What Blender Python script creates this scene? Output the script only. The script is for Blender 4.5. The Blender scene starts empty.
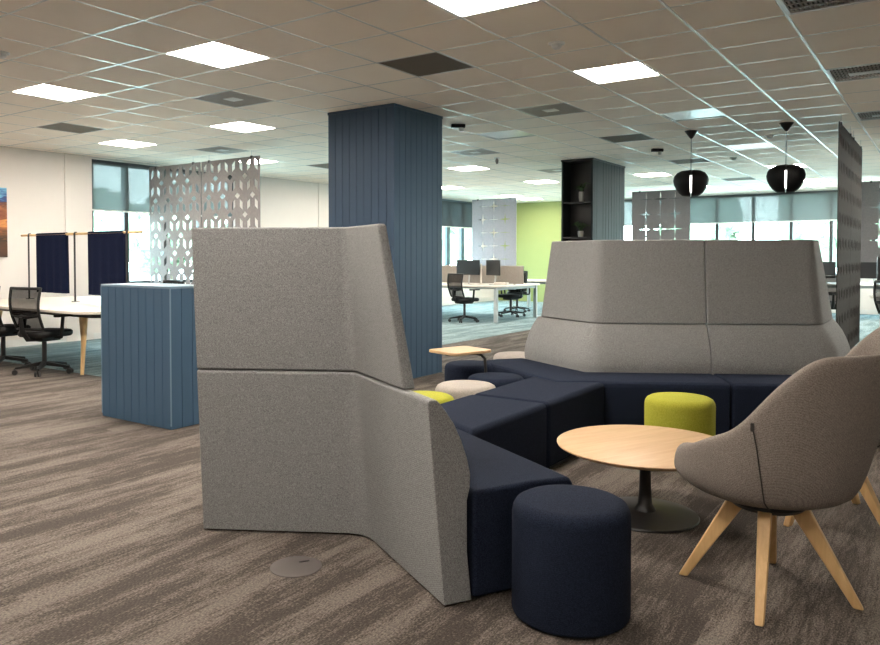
import bpy, bmesh, math, random
from mathutils import Vector, Matrix
random.seed(7)
PI = math.pi
sc = bpy.context.scene
COL = sc.collection

# ------------------------------------------------------------------ camera frame
F = 755.0; CXP = 417.0; CYP = 276.3; PIT = 0.026; YAW = 0.615
HCAM = 1.333
S_ = 0.3733
CE = HCAM + 0.6 / S_            # ceiling height
GX = -0.569 * 0.6 / S_          # ceiling grid origin
GY = 3.458 * 0.6 / S_
ca, sa = math.cos(YAW), math.sin(YAW)

def LD(l, d):                   # metres right of / in front of the standpoint -> room axes
    return (l * ca - d * sa, l * sa + d * ca)
def ANG(deg):                   # direction given relative to the standpoint -> room axes
    return math.radians(deg) + YAW

def s2l(c):
    return c / 12.92 if c <= 0.04045 else ((c + 0.055) / 1.055) ** 2.4
def C(r, g, b):
    return (s2l(r / 255), s2l(g / 255), s2l(b / 255), 1.0)

# ------------------------------------------------------------------ materials
def new_mat(name):
    m = bpy.data.materials.new(name); m.use_nodes = True
    nt = m.node_tree
    for n in list(nt.nodes): nt.nodes.remove(n)
    out = nt.nodes.new('ShaderNodeOutputMaterial')
    return m, nt, out
def N(nt, t, **kw):
    n = nt.nodes.new(t)
    for k, v in kw.items(): setattr(n, k, v)
    return n
def L(nt, a, b): nt.links.new(a, b)
def setin(n, **kw):
    for k, v in kw.items(): n.inputs[k.replace('_', ' ')].default_value = v

def plain(name, col, rough=0.6, metal=0.0, spec=0.5, var=0.06, vscale=6.0, bump=0.0, bscale=80.0):
    m, nt, out = new_mat(name)
    p = N(nt, 'ShaderNodeBsdfPrincipled'); L(nt, p.outputs[0], out.inputs[0])
    p.inputs['Roughness'].default_value = rough; p.inputs['Metallic'].default_value = metal
    p.inputs['Specular IOR Level'].default_value = spec
    tc = N(nt, 'ShaderNodeTexCoord')
    nz = N(nt, 'ShaderNodeTexNoise'); nz.inputs['Scale'].default_value = vscale; nz.inputs['Detail'].default_value = 4
    L(nt, tc.outputs['Object'], nz.inputs['Vector'])
    mx = N(nt, 'ShaderNodeMix', data_type='RGBA')
    L(nt, nz.outputs['Fac'], mx.inputs[0])
    mx.inputs[6].default_value = tuple(c * (1 - var) for c in col[:3]) + (1,)
    mx.inputs[7].default_value = tuple(min(1, c * (1 + var)) for c in col[:3]) + (1,)
    L(nt, mx.outputs[2], p.inputs['Base Color'])
    if bump:
        n2 = N(nt, 'ShaderNodeTexNoise'); n2.inputs['Scale'].default_value = bscale; n2.inputs['Detail'].default_value = 3
        L(nt, tc.outputs['Object'], n2.inputs['Vector'])
        b = N(nt, 'ShaderNodeBump'); b.inputs['Strength'].default_value = bump; b.inputs['Distance'].default_value = 0.004
        L(nt, n2.outputs['Fac'], b.inputs['Height']); L(nt, b.outputs[0], p.inputs['Normal'])
    return m

def fabric(name, c1, c2, scale=260.0, bump=0.35, rough=0.95, spec=0.2, mid=0.5):
    m, nt, out = new_mat(name)
    p = N(nt, 'ShaderNodeBsdfPrincipled'); L(nt, p.outputs[0], out.inputs[0])
    p.inputs['Roughness'].default_value = rough; p.inputs['Specular IOR Level'].default_value = spec
    tc = N(nt, 'ShaderNodeTexCoord')
    n1 = N(nt, 'ShaderNodeTexNoise'); setin(n1, Scale=scale, Detail=2.0)
    n2 = N(nt, 'ShaderNodeTexNoise'); setin(n2, Scale=scale * 0.5, Detail=2.0)
    for n in (n1, n2): L(nt, tc.outputs['Object'], n.inputs['Vector'])
    # crossed threads of the weave
    w1 = N(nt, 'ShaderNodeTexWave', wave_type='BANDS', bands_direction='DIAGONAL'); setin(w1, Scale=90.0, Distortion=2.0)
    L(nt, tc.outputs['Object'], w1.inputs['Vector'])
    a = N(nt, 'ShaderNodeMath', operation='ADD'); L(nt, n1.outputs['Fac'], a.inputs[0]); L(nt, n2.outputs['Fac'], a.inputs[1])
    a2 = N(nt, 'ShaderNodeMath', operation='MULTIPLY_ADD'); L(nt, w1.outputs['Fac'], a2.inputs[0]); a2.inputs[1].default_value = 0.16; L(nt, a.outputs[0], a2.inputs[2])
    r = N(nt, 'ShaderNodeMapRange'); setin(r, From_Min=0.78, From_Max=1.38); L(nt, a2.outputs[0], r.inputs['Value'])
    mx = N(nt, 'ShaderNodeMix', data_type='RGBA'); L(nt, r.outputs[0], mx.inputs[0])
    mx.inputs[6].default_value = c1; mx.inputs[7].default_value = c2
    L(nt, mx.outputs[2], p.inputs['Base Color'])
    b = N(nt, 'ShaderNodeBump'); setin(b, Strength=bump, Distance=0.002)
    L(nt, a2.outputs[0], b.inputs['Height']); L(nt, b.outputs[0], p.inputs['Normal'])
    return m

def wood(name, c1, c2, axis='X', scale=1.0, rough=0.45):
    m, nt, out = new_mat(name)
    p = N(nt, 'ShaderNodeBsdfPrincipled'); L(nt, p.outputs[0], out.inputs[0]); p.inputs['Roughness'].default_value = rough
    p.inputs['Specular IOR Level'].default_value = 0.4
    tc = N(nt, 'ShaderNodeTexCoord'); mp = N(nt, 'ShaderNodeMapping')
    sv = {'X': (2.2, 26, 26), 'Y': (26, 2.2, 26), 'Z': (26, 26, 2.2)}[axis]
    mp.inputs['Scale'].default_value = tuple(v * scale for v in sv)
    L(nt, tc.outputs['Object'], mp.inputs['Vector'])
    nz = N(nt, 'ShaderNodeTexNoise'); setin(nz, Scale=1.0, Detail=6.0, Roughness=0.6, Distortion=0.6); L(nt, mp.outputs[0], nz.inputs['Vector'])
    r = N(nt, 'ShaderNodeMapRange'); setin(r, From_Min=0.3, From_Max=0.7); L(nt, nz.outputs['Fac'], r.inputs['Value'])
    mx = N(nt, 'ShaderNodeMix', data_type='RGBA'); L(nt, r.outputs[0], mx.inputs[0])
    mx.inputs[6].default_value = c1; mx.inputs[7].default_value = c2
    L(nt, mx.outputs[2], p.inputs['Base Color'])
    return m

def emissive(name, col, strength):
    m, nt, out = new_mat(name)
    e = N(nt, 'ShaderNodeEmission'); e.inputs[0].default_value = col; e.inputs[1].default_value = strength
    L(nt, e.outputs[0], out.inputs[0]); return m

def see_through(name, col, alpha, dv=0.03, translucent=0.0):
    """open weave / mesh: part of the light passes straight through"""
    m, nt, out = new_mat(name)
    t = N(nt, 'ShaderNodeBsdfTransparent')
    d = N(nt, 'ShaderNodeBsdfDiffuse'); d.inputs[0].default_value = col
    sh = d.outputs[0]
    if translucent:
        tr = N(nt, 'ShaderNodeBsdfTranslucent'); tr.inputs[0].default_value = col
        mm = N(nt, 'ShaderNodeMixShader'); mm.inputs[0].default_value = translucent
        L(nt, d.outputs[0], mm.inputs[1]); L(nt, tr.outputs[0], mm.inputs[2]); sh = mm.outputs[0]
    tc = N(nt, 'ShaderNodeTexCoord'); nz = N(nt, 'ShaderNodeTexNoise'); setin(nz, Scale=30.0)
    L(nt, tc.outputs['Object'], nz.inputs['Vector'])
    r = N(nt, 'ShaderNodeMapRange'); setin(r, To_Min=alpha - dv, To_Max=alpha + dv); L(nt, nz.outputs['Fac'], r.inputs['Value'])
    mx = N(nt, 'ShaderNodeMixShader'); L(nt, r.outputs[0], mx.inputs[0])
    L(nt, t.outputs[0], mx.inputs[1]); L(nt, sh, mx.inputs[2]); L(nt, mx.outputs[0], out.inputs[0])
    return m

def glass_pane(name):
    m, nt, out = new_mat(name)
    t = N(nt, 'ShaderNodeBsdfTransparent'); t.inputs[0].default_value = (0.90, 0.97, 0.96, 1)
    g = N(nt, 'ShaderNodeBsdfGlossy'); g.inputs['Roughness'].default_value = 0.02
    lw = N(nt, 'ShaderNodeLayerWeight'); lw.inputs[0].default_value = 0.5
    pw = N(nt, 'ShaderNodeMath', operation='POWER'); L(nt, lw.outputs['Facing'], pw.inputs[0]); pw.inputs[1].default_value = 5.0
    f = N(nt, 'ShaderNodeMath', operation='MULTIPLY_ADD'); L(nt, pw.outputs[0], f.inputs[0]); f.inputs[1].default_value = 0.6; f.inputs[2].default_value = 0.035
    mx = N(nt, 'ShaderNodeMixShader'); L(nt, f.outputs[0], mx.inputs[0]); L(nt, t.outputs[0], mx.inputs[1]); L(nt, g.outputs[0], mx.inputs[2])
    L(nt, mx.outputs[0], out.inputs[0]); return m

def carpet_mat():
    m, nt, out = new_mat('carpet_planks')
    p = N(nt, 'ShaderNodeBsdfPrincipled'); L(nt, p.outputs[0], out.inputs[0])
    p.inputs['Roughness'].default_value = 0.95; p.inputs['Specular IOR Level'].default_value = 0.15
    tc = N(nt, 'ShaderNodeTexCoord')
    sx = N(nt, 'ShaderNodeSeparateXYZ'); L(nt, tc.outputs['Object'], sx.inputs[0])
    def math_(op, a, b=None, c=None):
        n = N(nt, 'ShaderNodeMath', operation=op)
        for i, v in enumerate((a, b, c)):
            if v is None: continue
            if isinstance(v, (int, float)): n.inputs[i].default_value = v
            else: L(nt, v, n.inputs[i])
        return n.outputs[0]
    X, Y = sx.outputs[0], sx.outputs[1]
    col_i = math_('FLOOR', math_('DIVIDE', X, 0.5))
    wn0 = N(nt, 'ShaderNodeTexWhiteNoise', noise_dimensions='1D'); L(nt, col_i, wn0.inputs['W'])
    row_i = math_('FLOOR', math_('ADD', Y, wn0.outputs['Value']))
    cmb = N(nt, 'ShaderNodeCombineXYZ'); L(nt, col_i, cmb.inputs[0]); L(nt, row_i, cmb.inputs[1])
    wn = N(nt, 'ShaderNodeTexWhiteNoise', noise_dimensions='3D'); L(nt, cmb.outputs[0], wn.inputs['Vector'])
    # streaks running along the planks, each plank with its own cut of the pattern
    def streak(fx, fy, det, shift):
        c = N(nt, 'ShaderNodeCombineXYZ')
        L(nt, math_('MULTIPLY', X, fx), c.inputs[0]); L(nt, math_('MULTIPLY', Y, fy), c.inputs[1])
        L(nt, math_('MULTIPLY', wn.outputs['Value'], shift), c.inputs[2])
        n = N(nt, 'ShaderNodeTexNoise'); setin(n, Scale=1.0, Detail=det, Roughness=0.62); L(nt, c.outputs[0], n.inputs['Vector'])
        return n.outputs['Fac']
    st = streak(6.5, 0.80, 3.0, 0.45)
    rib = streak(85.0, 9.0, 2.0, 9.0)
    fine = N(nt, 'ShaderNodeTexNoise'); setin(fine, Scale=1.0, Detail=2.0)
    cf = N(nt, 'ShaderNodeCombineXYZ'); L(nt, math_('MULTIPLY', X, 190.0), cf.inputs[0]); L(nt, math_('MULTIPLY', Y, 85.0), cf.inputs[1]); L(nt, cf.outputs[0], fine.inputs['Vector'])
    h = math_('ADD', math_('MULTIPLY', math_('SUBTRACT', st, 0.5), 1.0), math_('MULTIPLY', math_('SUBTRACT', rib, 0.5), 0.55))
    h = math_('ADD', h, math_('MULTIPLY', math_('SUBTRACT', fine.outputs['Fac'], 0.5), 0.42))
    mr = N(nt, 'ShaderNodeMapRange', interpolation_type='SMOOTHSTEP'); setin(mr, From_Min=-0.13, From_Max=0.17); L(nt, h, mr.inputs['Value'])
    def two(c1, c2):
        q = N(nt, 'ShaderNodeMix', data_type='RGBA'); L(nt, mr.outputs[0], q.inputs[0]); q.inputs[6].default_value = c1; q.inputs[7].default_value = c2
        b2 = N(nt, 'ShaderNodeMix', data_type='RGBA', blend_type='MULTIPLY'); b2.inputs[0].default_value = 1.0
        L(nt, q.outputs[2], b2.inputs[6])
        sp = N(nt, 'ShaderNodeMapRange'); setin(sp, From_Min=0.25, From_Max=0.75, To_Min=0.50, To_Max=1.50); L(nt, fine.outputs['Fac'], sp.inputs['Value'])
        L(nt, sp.outputs[0], b2.inputs[7]); return b2
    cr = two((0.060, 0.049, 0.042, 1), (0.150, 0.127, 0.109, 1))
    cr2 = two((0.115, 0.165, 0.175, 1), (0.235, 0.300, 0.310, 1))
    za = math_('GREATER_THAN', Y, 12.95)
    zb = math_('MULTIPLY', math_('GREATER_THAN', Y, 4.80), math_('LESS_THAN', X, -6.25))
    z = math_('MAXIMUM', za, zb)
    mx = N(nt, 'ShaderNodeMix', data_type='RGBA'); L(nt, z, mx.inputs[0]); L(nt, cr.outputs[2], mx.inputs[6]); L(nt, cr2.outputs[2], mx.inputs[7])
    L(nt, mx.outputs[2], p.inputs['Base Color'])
    b = N(nt, 'ShaderNodeBump'); setin(b, Strength=0.6, Distance=0.006); L(nt, h, b.inputs['Height']); L(nt, b.outputs[0], p.inputs['Normal'])
    return m

def painting_mat():
    m, nt, out = new_mat('painted_canvas')
    p = N(nt, 'ShaderNodeBsdfPrincipled'); L(nt, p.outputs[0], out.inputs[0]); p.inputs['Roughness'].default_value = 0.6
    tc = N(nt, 'ShaderNodeTexCoord'); sx = N(nt, 'ShaderNodeSeparateXYZ'); L(nt, tc.outputs['Object'], sx.inputs[0])
    mp = N(nt, 'ShaderNodeMapping'); mp.inputs['Scale'].default_value = (1, 1.6, 9); L(nt, tc.outputs['Object'], mp.inputs[0])
    nz = N(nt, 'ShaderNodeTexNoise'); setin(nz, Scale=2.2, Detail=8.0, Distortion=1.2); L(nt, mp.outputs[0], nz.inputs['Vector'])
    a = N(nt, 'ShaderNodeMath', operation='MULTIPLY_ADD'); L(nt, nz.outputs['Fac'], a.inputs[0]); a.inputs[1].default_value = 0.42; L(nt, sx.outputs[2], a.inputs[2])
    a2 = N(nt, 'ShaderNodeMath', operation='SUBTRACT'); L(nt, a.outputs[0], a2.inputs[0]); a2.inputs[1].default_value = 0.16
    cr = N(nt, 'ShaderNodeValToRGB'); L(nt, a2.outputs[0], cr.inputs[0])
    cols = [(0.0, (40, 26, 18)), (0.18, (78, 48, 26)), (0.32, (48, 36, 24)), (0.48, (150, 92, 52)), (0.56, (196, 132, 70)), (0.62, (110, 54, 30)), (0.76, (150, 92, 52)), (0.86, (84, 42, 34)), (0.93, (28, 72, 130)), (1.0, (110, 172, 206))]
    el = cr.color_ramp.elements
    while len(el) > 1: el.remove(el[-1])
    el[0].position = 0.0; el[0].color = C(*cols[0][1])
    for pos, c in cols[1:]:
        x = el.new(pos); x.color = C(*c)
    L(nt, cr.outputs[0], p.inputs['Base Color'])
    return m

def leaf_mat(name, c1, c2):
    return fabric(name, c1, c2, scale=9.0, bump=0.3, rough=0.7)

M = {}
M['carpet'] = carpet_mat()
M['wall'] = plain('painted_wall', (0.64, 0.605, 0.57, 1), 0.8, var=0.02, bump=0.05)
M['green_wall'] = plain('green_painted_wall', (0.245, 0.285, 0.098, 1), 0.7, var=0.03)
M['tile'] = plain('ceiling_tile', (0.90, 0.805, 0.70, 1), 0.9, var=0.03, vscale=3, bump=0.15, bscale=220, spec=0.2)
M['grid'] = plain('ceiling_grid_metal', (0.80, 0.80, 0.78, 1), 0.25, var=0.02, spec=0.9)
M['lamp_on'] = emissive('lit_diffuser', (1.0, 0.915, 0.815, 1), 60.0)
M['lamp_dim'] = emissive('dimmed_diffuser', (0.85, 0.96, 1.0, 1), 1.0)
M['lamp_off'] = plain('unlit_diffuser', (0.72, 0.78, 0.78, 1), 0.25, var=0.02)
M['white_metal'] = plain('white_metal', (0.62, 0.62, 0.60, 1), 0.4, var=0.02)
M['grille'] = plain('return_grille', (0.17, 0.145, 0.112, 1), 0.7, var=0.08)
M['vent'] = plain('vent_metal', (0.27, 0.235, 0.20, 1), 0.5, var=0.05)
M['vent_dark'] = plain('vent_void', (0.05, 0.044, 0.037, 1), 0.8)
M['blue_clad'] = plain('blue_painted_boards', (0.034, 0.066, 0.112, 1), 0.5, spec=0.3, var=0.05, vscale=3)
M['blue_clad2'] = plain('blue_divider_boards', (0.050, 0.098, 0.158, 1), 0.5, spec=0.3, var=0.05, vscale=3)
M['blue_light'] = plain('blue_cap', (0.150, 0.225, 0.295, 1), 0.4, var=0.04)
M['teal_clad'] = plain('grey_teal_boards', (0.017, 0.025, 0.026, 1), 0.55, spec=0.2, var=0.05, vscale=3)
M['dark_shelf'] = plain('dark_shelf_board', (0.022, 0.020, 0.020, 1), 0.5, var=0.1)
M['grey_fabric'] = fabric('grey_weave', (0.122, 0.123, 0.125, 1), (0.325, 0.322, 0.319, 1), 420)
M['navy_fabric'] = fabric('navy_weave', (0.0045, 0.0070, 0.0145, 1), (0.0190, 0.0255, 0.0455, 1), 420, bump=0.25, spec=0.1)
M['navy_banner'] = fabric('navy_cloth', (0.0022, 0.0042, 0.015, 1), (0.0062, 0.0095, 0.028, 1), 200, bump=0.2, spec=0.08)
M['chair_fabric'] = fabric('taupe_weave', (0.130, 0.111, 0.097, 1), (0.300, 0.258, 0.226, 1), 480)
M['lime_fabric'] = fabric('lime_weave', (0.240, 0.242, 0.018, 1), (0.350, 0.342, 0.045, 1), 300, bump=0.2)
M['beige_fabric'] = fabric('beige_weave', (0.25, 0.222, 0.198, 1), (0.39, 0.352, 0.32, 1), 300, bump=0.2)
M['oak'] = wood('oak_legs', (0.56, 0.345, 0.145, 1), (0.70, 0.465, 0.225, 1), 'Z')
M['oak_top'] = wood('oak_top', (0.43, 0.275, 0.142, 1), (0.53, 0.355, 0.200, 1), 'X', 1.2)
M['oak_edge'] = wood('oak_edge', (0.42, 0.25, 0.11, 1), (0.52, 0.33, 0.16, 1), 'X', 1.2)
M['oak_rod'] = wood('oak_rod', (0.55, 0.36, 0.17, 1), (0.66, 0.46, 0.24, 1), 'X')
M['white_top'] = plain('white_laminate', (0.60, 0.555, 0.495, 1), 0.4, var=0.02)
M['desk_metal'] = plain('desk_leg_metal', (0.40, 0.40, 0.39, 1), 0.4, var=0.03)
M['black'] = plain('black_powder_coat', (0.012, 0.011, 0.011, 1), 0.45, var=0.1)
M['black_plastic'] = plain('black_plastic', (0.007, 0.0065, 0.0065, 1), 0.5, var=0.1, spec=0.3)
M['black_gloss'] = plain('black_gloss', (0.003, 0.0027, 0.003, 1), 0.6, spec=0.25, var=0.1)
M['black_mesh'] = see_through('black_mesh_weave', (0.008, 0.007, 0.007, 1), 0.84)
M['felt'] = fabric('grey_felt', (0.165, 0.152, 0.152, 1), (0.26, 0.24, 0.236, 1), 160, bump=0.2)
M['felt_dark'] = fabric('charcoal_felt', (0.017, 0.0155, 0.014, 1), (0.030, 0.027, 0.024, 1), 160, bump=0.2)
M['felt_mid'] = fabric('mid_grey_felt', (0.125, 0.118, 0.122, 1), (0.18, 0.168, 0.172, 1), 160, bump=0.2)
M['felt_blue'] = fabric('lilac_grey_felt', (0.26, 0.255, 0.285, 1), (0.35, 0.335, 0.365, 1), 160, bump=0.2)
M['frame_dark'] = plain('dark_window_frame', (0.022, 0.028, 0.032, 1), 0.45, var=0.05)
M['frame_blue'] = plain('slate_window_frame', (0.060, 0.105, 0.135, 1), 0.45, var=0.05)
M['glass'] = glass_pane('window_glass')
M['blind'] = see_through('blind_weave', (0.125, 0.140, 0.140, 1), 0.855, 0.003, translucent=0.4)
M['blind_dark'] = see_through('blind_weave_charcoal', (0.07, 0.085, 0.092, 1), 0.93, 0.003, translucent=0.35)
M['partition'] = fabric('beige_partition', (0.30, 0.26, 0.23, 1), (0.42, 0.37, 0.33, 1), 200)
M['screen'] = plain('monitor_black', (0.010, 0.010, 0.011, 1), 0.3)
M['floor_lid'] = plain('floor_box_lid', (0.098, 0.085, 0.079, 1), 0.5, var=0.06)
M['painting'] = painting_mat()
M['leaf'] = leaf_mat('tree_leaves', (0.13, 0.17, 0.115, 1), (0.30, 0.36, 0.26, 1))
M['plant_leaf'] = leaf_mat('plant_leaves', (0.02, 0.04, 0.015, 1), (0.06, 0.10, 0.04, 1))
M['bark'] = plain('bark', (0.10, 0.075, 0.055, 1), 0.9, var=0.3, vscale=20)
M['vase'] = plain('pale_vase', (0.45, 0.42, 0.38, 1), 0.5, var=0.05)
M['bounce_paving'] = plain('pale_bounce_paving', (0.46, 0.47, 0.43, 1), 0.9, var=0.12, vscale=2)  # outdoor paving made pale to bounce daylight up to the ceiling
M['seam'] = plain('seam_thread', (0.030, 0.026, 0.023, 1), 0.9)

# ------------------------------------------------------------------ mesh helpers
class MB:
    def __init__(s): s.bm = bmesh.new()
    def box(s, x0, x1, y0, y1, z0, z1, mtx=None):
        v = [s.bm.verts.new(Vector(p) if mtx is None else mtx @ Vector(p)) for p in
             [(x0,y0,z0),(x1,y0,z0),(x1,y1,z0),(x0,y1,z0),(x0,y0,z1),(x1,y0,z1),(x1,y1,z1),(x0,y1,z1)]]
        for f in ((0,3,2,1),(4,5,6,7),(0,1,5,4),(1,2,6,5),(2,3,7,6),(3,0,4,7)): s.bm.faces.new([v[i] for i in f])
        return s
    def loops(s, rings, closed=True, cap=True):
        """skin a list of equal-length rings"""
        rv = [[s.bm.verts.new(p) for p in r] for r in rings]
        n = len(rv[0])
        for a, b in zip(rv[:-1], rv[1:]):
            for i in range(n if closed else n - 1):
                j = (i + 1) % n
                s.bm.faces.new((a[i], a[j], b[j], b[i]))
        if cap:
            s.bm.faces.new(list(reversed(rv[0]))); s.bm.faces.new(rv[-1])
        return s
    def cyl(s, a, b, r0, r1=None, n=16, cap=True):
        r1 = r0 if r1 is None else r1
        a, b = Vector(a), Vector(b); d = (b - a).normalized()
        u = d.orthogonal().normalized(); w = d.cross(u)
        ring = lambda c, r: [c + (u * math.cos(2*PI*i/n) + w * math.sin(2*PI*i/n)) * r for i in range(n)]
        return s.loops([ring(a, r0), ring(b, r1)], True, cap)
    def tube(s, pts, r, n=10):
        pts = [Vector(p) for p in pts]; rings = []
        u = None
        for i, p in enumerate(pts):
            d = (pts[min(i+1, len(pts)-1)] - pts[max(i-1, 0)]).normalized()
            if u is None: u = d.orthogonal().normalized()
            u = (u - d * u.dot(d)).normalized(); w = d.cross(u)
            rr = r[i] if isinstance(r, (list, tuple)) else r
            rings.append([p + (u * math.cos(2*PI*k/n) + w * math.sin(2*PI*k/n)) * rr for k in range(n)])
        return s.loops(rings)
    def lathe(s, prof, n=32, c=(0,0), a0=0.0, a1=2*PI):
        """prof: list of (r,z) from bottom to top"""
        full = abs(a1 - a0 - 2*PI) < 1e-6
        m = n if full else n + 1
        rows = []
        for r, z in prof:
            if r < 1e-6 and full: rows.append([s.bm.verts.new((c[0], c[1], z))])
            else: rows.append([s.bm.verts.new((c[0]+r*math.cos(a0+(a1-a0)*i/n), c[1]+r*math.sin(a0+(a1-a0)*i/n), z)) for i in range(m)])
        for A, B in zip(rows[:-1], rows[1:]):
            for i in range(n):
                j = (i + 1) % m if full else i + 1
                if len(A) == 1 and len(B) == 1: continue
                if len(A) == 1: s.bm.faces.new((A[0], B[j], B[i]))
                elif len(B) == 1: s.bm.faces.new((A[i], A[j], B[0]))
                else: s.bm.faces.new((A[i], A[j], B[j], B[i]))
        return s
    def prism(s, poly, z0, z1):
        return s.loops([[(x, y, z0) for x, y in poly], [(x, y, z1) for x, y in poly]])
    def beam(s, a, b, w, h, up=(0,0,1), w1=None, h1=None):
        """rectangular bar from a to b, optionally tapered"""
        a, b = Vector(a), Vector(b); d = (b - a).normalized()
        x = d.cross(Vector(up));
        if x.length < 1e-4: x = d.cross(Vector((0,1,0)))
        x.normalize(); y = x.cross(d).normalized()
        w1 = w if w1 is None else w1; h1 = h if h1 is None else h1
        r = lambda c, w, h: [c + x*w/2 + y*h/2, c - x*w/2 + y*h/2, c - x*w/2 - y*h/2, c + x*w/2 - y*h/2]
        return s.loops([r(a, w, h), r(b, w1, h1)])
    def sub(s, it=1):
        bmesh.ops.subdivide_edges(s.bm, edges=s.bm.edges[:], cuts=it, use_grid_fill=True); return s
    def build(s, name, mat, parent=None, bevel=0.0, seg=3, subsurf=0, smooth=True, angle=35, loc=None, rotz=None):
        bm = s.bm
        bmesh.ops.recalc_face_normals(bm, faces=bm.faces[:])
        me = bpy.data.meshes.new(name); bm.to_mesh(me); bm.free()
        me.materials.append(mat if not isinstance(mat, str) else M[mat])
        if smooth:
            for p in me.polygons: p.use_smooth = True
            if not subsurf: me.set_sharp_from_angle(angle=math.radians(angle))
        o = bpy.data.objects.new(name, me); COL.objects.link(o)
        if parent: o.parent = parent
        if loc is not None: o.location = loc
        if rotz is not None: o.rotation_euler = (0, 0, rotz)
        if bevel:
            b = o.modifiers.new('bevel', 'BEVEL'); b.width = bevel; b.segments = seg; b.limit_method = 'ANGLE'; b.angle_limit = math.radians(30)
            w = o.modifiers.new('wn', 'WEIGHTED_NORMAL'); w.keep_sharp = False
            me.set_sharp_from_angle(angle=PI)
        if subsurf:
            b = o.modifiers.new('subd', 'SUBSURF'); b.levels = subsurf; b.render_levels = subsurf
        return o

def tag(o, label=None, cat=None, group=None, kind=None):
    if label: o['label'] = label
    if cat: o['category'] = cat
    if group: o['group'] = group
    if kind: o['kind'] = kind
    return o
def empty(name, loc, rotz, label, cat, group=None):
    o = bpy.data.objects.new(name, None); COL.objects.link(o)
    o.empty_display_size = 0.1
    o.location = loc; o.rotation_euler = (0, 0, rotz)
    return tag(o, label, cat, group)
def struct(o): o['kind'] = 'structure'; return o
def kids(o): return [c for c in bpy.data.objects if c.parent is o]
def dup(o, loc, rotz, label, group=None):
    def cp(x, par):
        c = x.copy(); COL.objects.link(c)
        if par is not None: c.parent = par
        for k in kids(x): cp(k, c)
        return c
    r = cp(o, None); r.location = loc; r.rotation_euler = (0, 0, rotz); r['label'] = label
    if group: r['group'] = group
    return r

# ------------------------------------------------------------------ room shell
XL, XR, YF, YB = -11.30, 6.2, -5.2, 20.30
GH = CE + 0.30
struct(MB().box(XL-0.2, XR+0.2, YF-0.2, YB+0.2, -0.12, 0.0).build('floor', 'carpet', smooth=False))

# lights, vents and grilles sit in the 600 mm ceiling grid: (column, row)
LIT = {}
def cell(i, j): return (GX + (i + 0.5) * 0.6, GY + (j + 0.5) * 0.6)
lit_visible = [
 (-7,-3,'lit square ceiling panel in the upper left, largest lamp left of the tall blue column'),
 (-11,-3,'lit square ceiling panel near the left edge, above the wall picture side of the ceiling'),
 (-15,1,'lit square ceiling panel just above the tall left window'),
 (-11,1,'lit square ceiling panel above the left pair of perforated hanging screens'),
 (-3,-3,'lit square ceiling panel cut off by the top edge of the picture'),
 (-3,1,'lit square ceiling panel right of centre with a smoke detector to its left'),
 (-15,5,'lit square ceiling panel peeping out beside the right end of the left perforated screens'),
 (-11,10,'lit square ceiling panel just right of the tall blue column, nearest one there'),
 (-11,15,'lit square ceiling panel midway between the blue column and the dark shelving column'),
 (-15,15,'lit square ceiling panel half hidden by the tall blue column above the charcoal blind'),
 (-15,20,'lit square ceiling panel above the lilac star-cut screen'),
 (-15,22,'lit square ceiling panel at the foot of the ceiling above the green wall'),
 (-7,15,'lit square ceiling panel just right of the dark shelving column'),
 (-7,20,'lit square ceiling panel behind the left black pendant lamp near the far windows'),
 (-3,15,'lit square ceiling panel right behind the top of the right black pendant lamp'),
 (-3,20,'lit square ceiling panel right of the right black pendant shade'),
 (-3,22,'farthest lit square ceiling panel, just above the far window head'),
]
dim_visible = [
 (-3,10,'faintly glowing square ceiling panel between the two pendant lamp canopies','lamp_dim'),
]
off_visible = [
 (-7,5,'unlit pale square ceiling panel right of the blue column behind a slotted diffuser'),
 (-3,5,'unlit pale square ceiling panel above the left black pendant lamp'),
]
lit_hidden = [(i, j) for i in (-15,-11,-7,-3,1,5) for j in (-11,-7,-3,1,5,10,15,20) if not (i > 0 and -9 < j < 5 or i < -4 and j < -9)  # unseen panels on the same lattice; row behind the camera added as fill
              if (i, j) not in {(a[0], a[1]) for a in lit_visible + off_visible} | {(-3,10),(-7,1),(-7,10),(-3,5),(-7,5)}]
vents4 = [(-9,-1,'square slotted ceiling diffuser below the large left lit panel'),
          (-14,3,'square slotted ceiling diffuser over the left perforated screens'),
          (-5,3,'square slotted ceiling diffuser between the blue column and the shelving column'),
          (-9,7,'square slotted ceiling diffuser right of the blue column near a sprinkler head'),
          (-9,12,'square slotted ceiling diffuser partly hidden by the left side of the shelving column')]
grilles = [(-5,-1,'dark brown square return grille above the top of the tall blue column'),
           (-14,-1,'dark brown square return grille left, between two lit panels'),
           (-5,7,'dark brown square return grille above the right side of the shelving column'),
           (-14,7,'dark brown square return grille touching the left side of the blue column'),
           (-5,12,'dark square return grille behind the cord of the left pendant lamp'),
           (-5,18,'dark square return grille far back between the two pendant shades')]
louvres = [(0,-1,'large louvred ceiling grille cut by the top right corner of the picture'),
           (0,3,'louvred ceiling grille at the right edge with a white slot, middle one of three'),
           (0,7,'louvred ceiling grille at the right edge above the charcoal hanging screen, farthest of three')]
used = set()
for lst in (lit_visible, dim_visible, off_visible, lit_hidden, vents4, grilles, louvres):
    for a in lst: used.add((a[0], a[1]))

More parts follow.
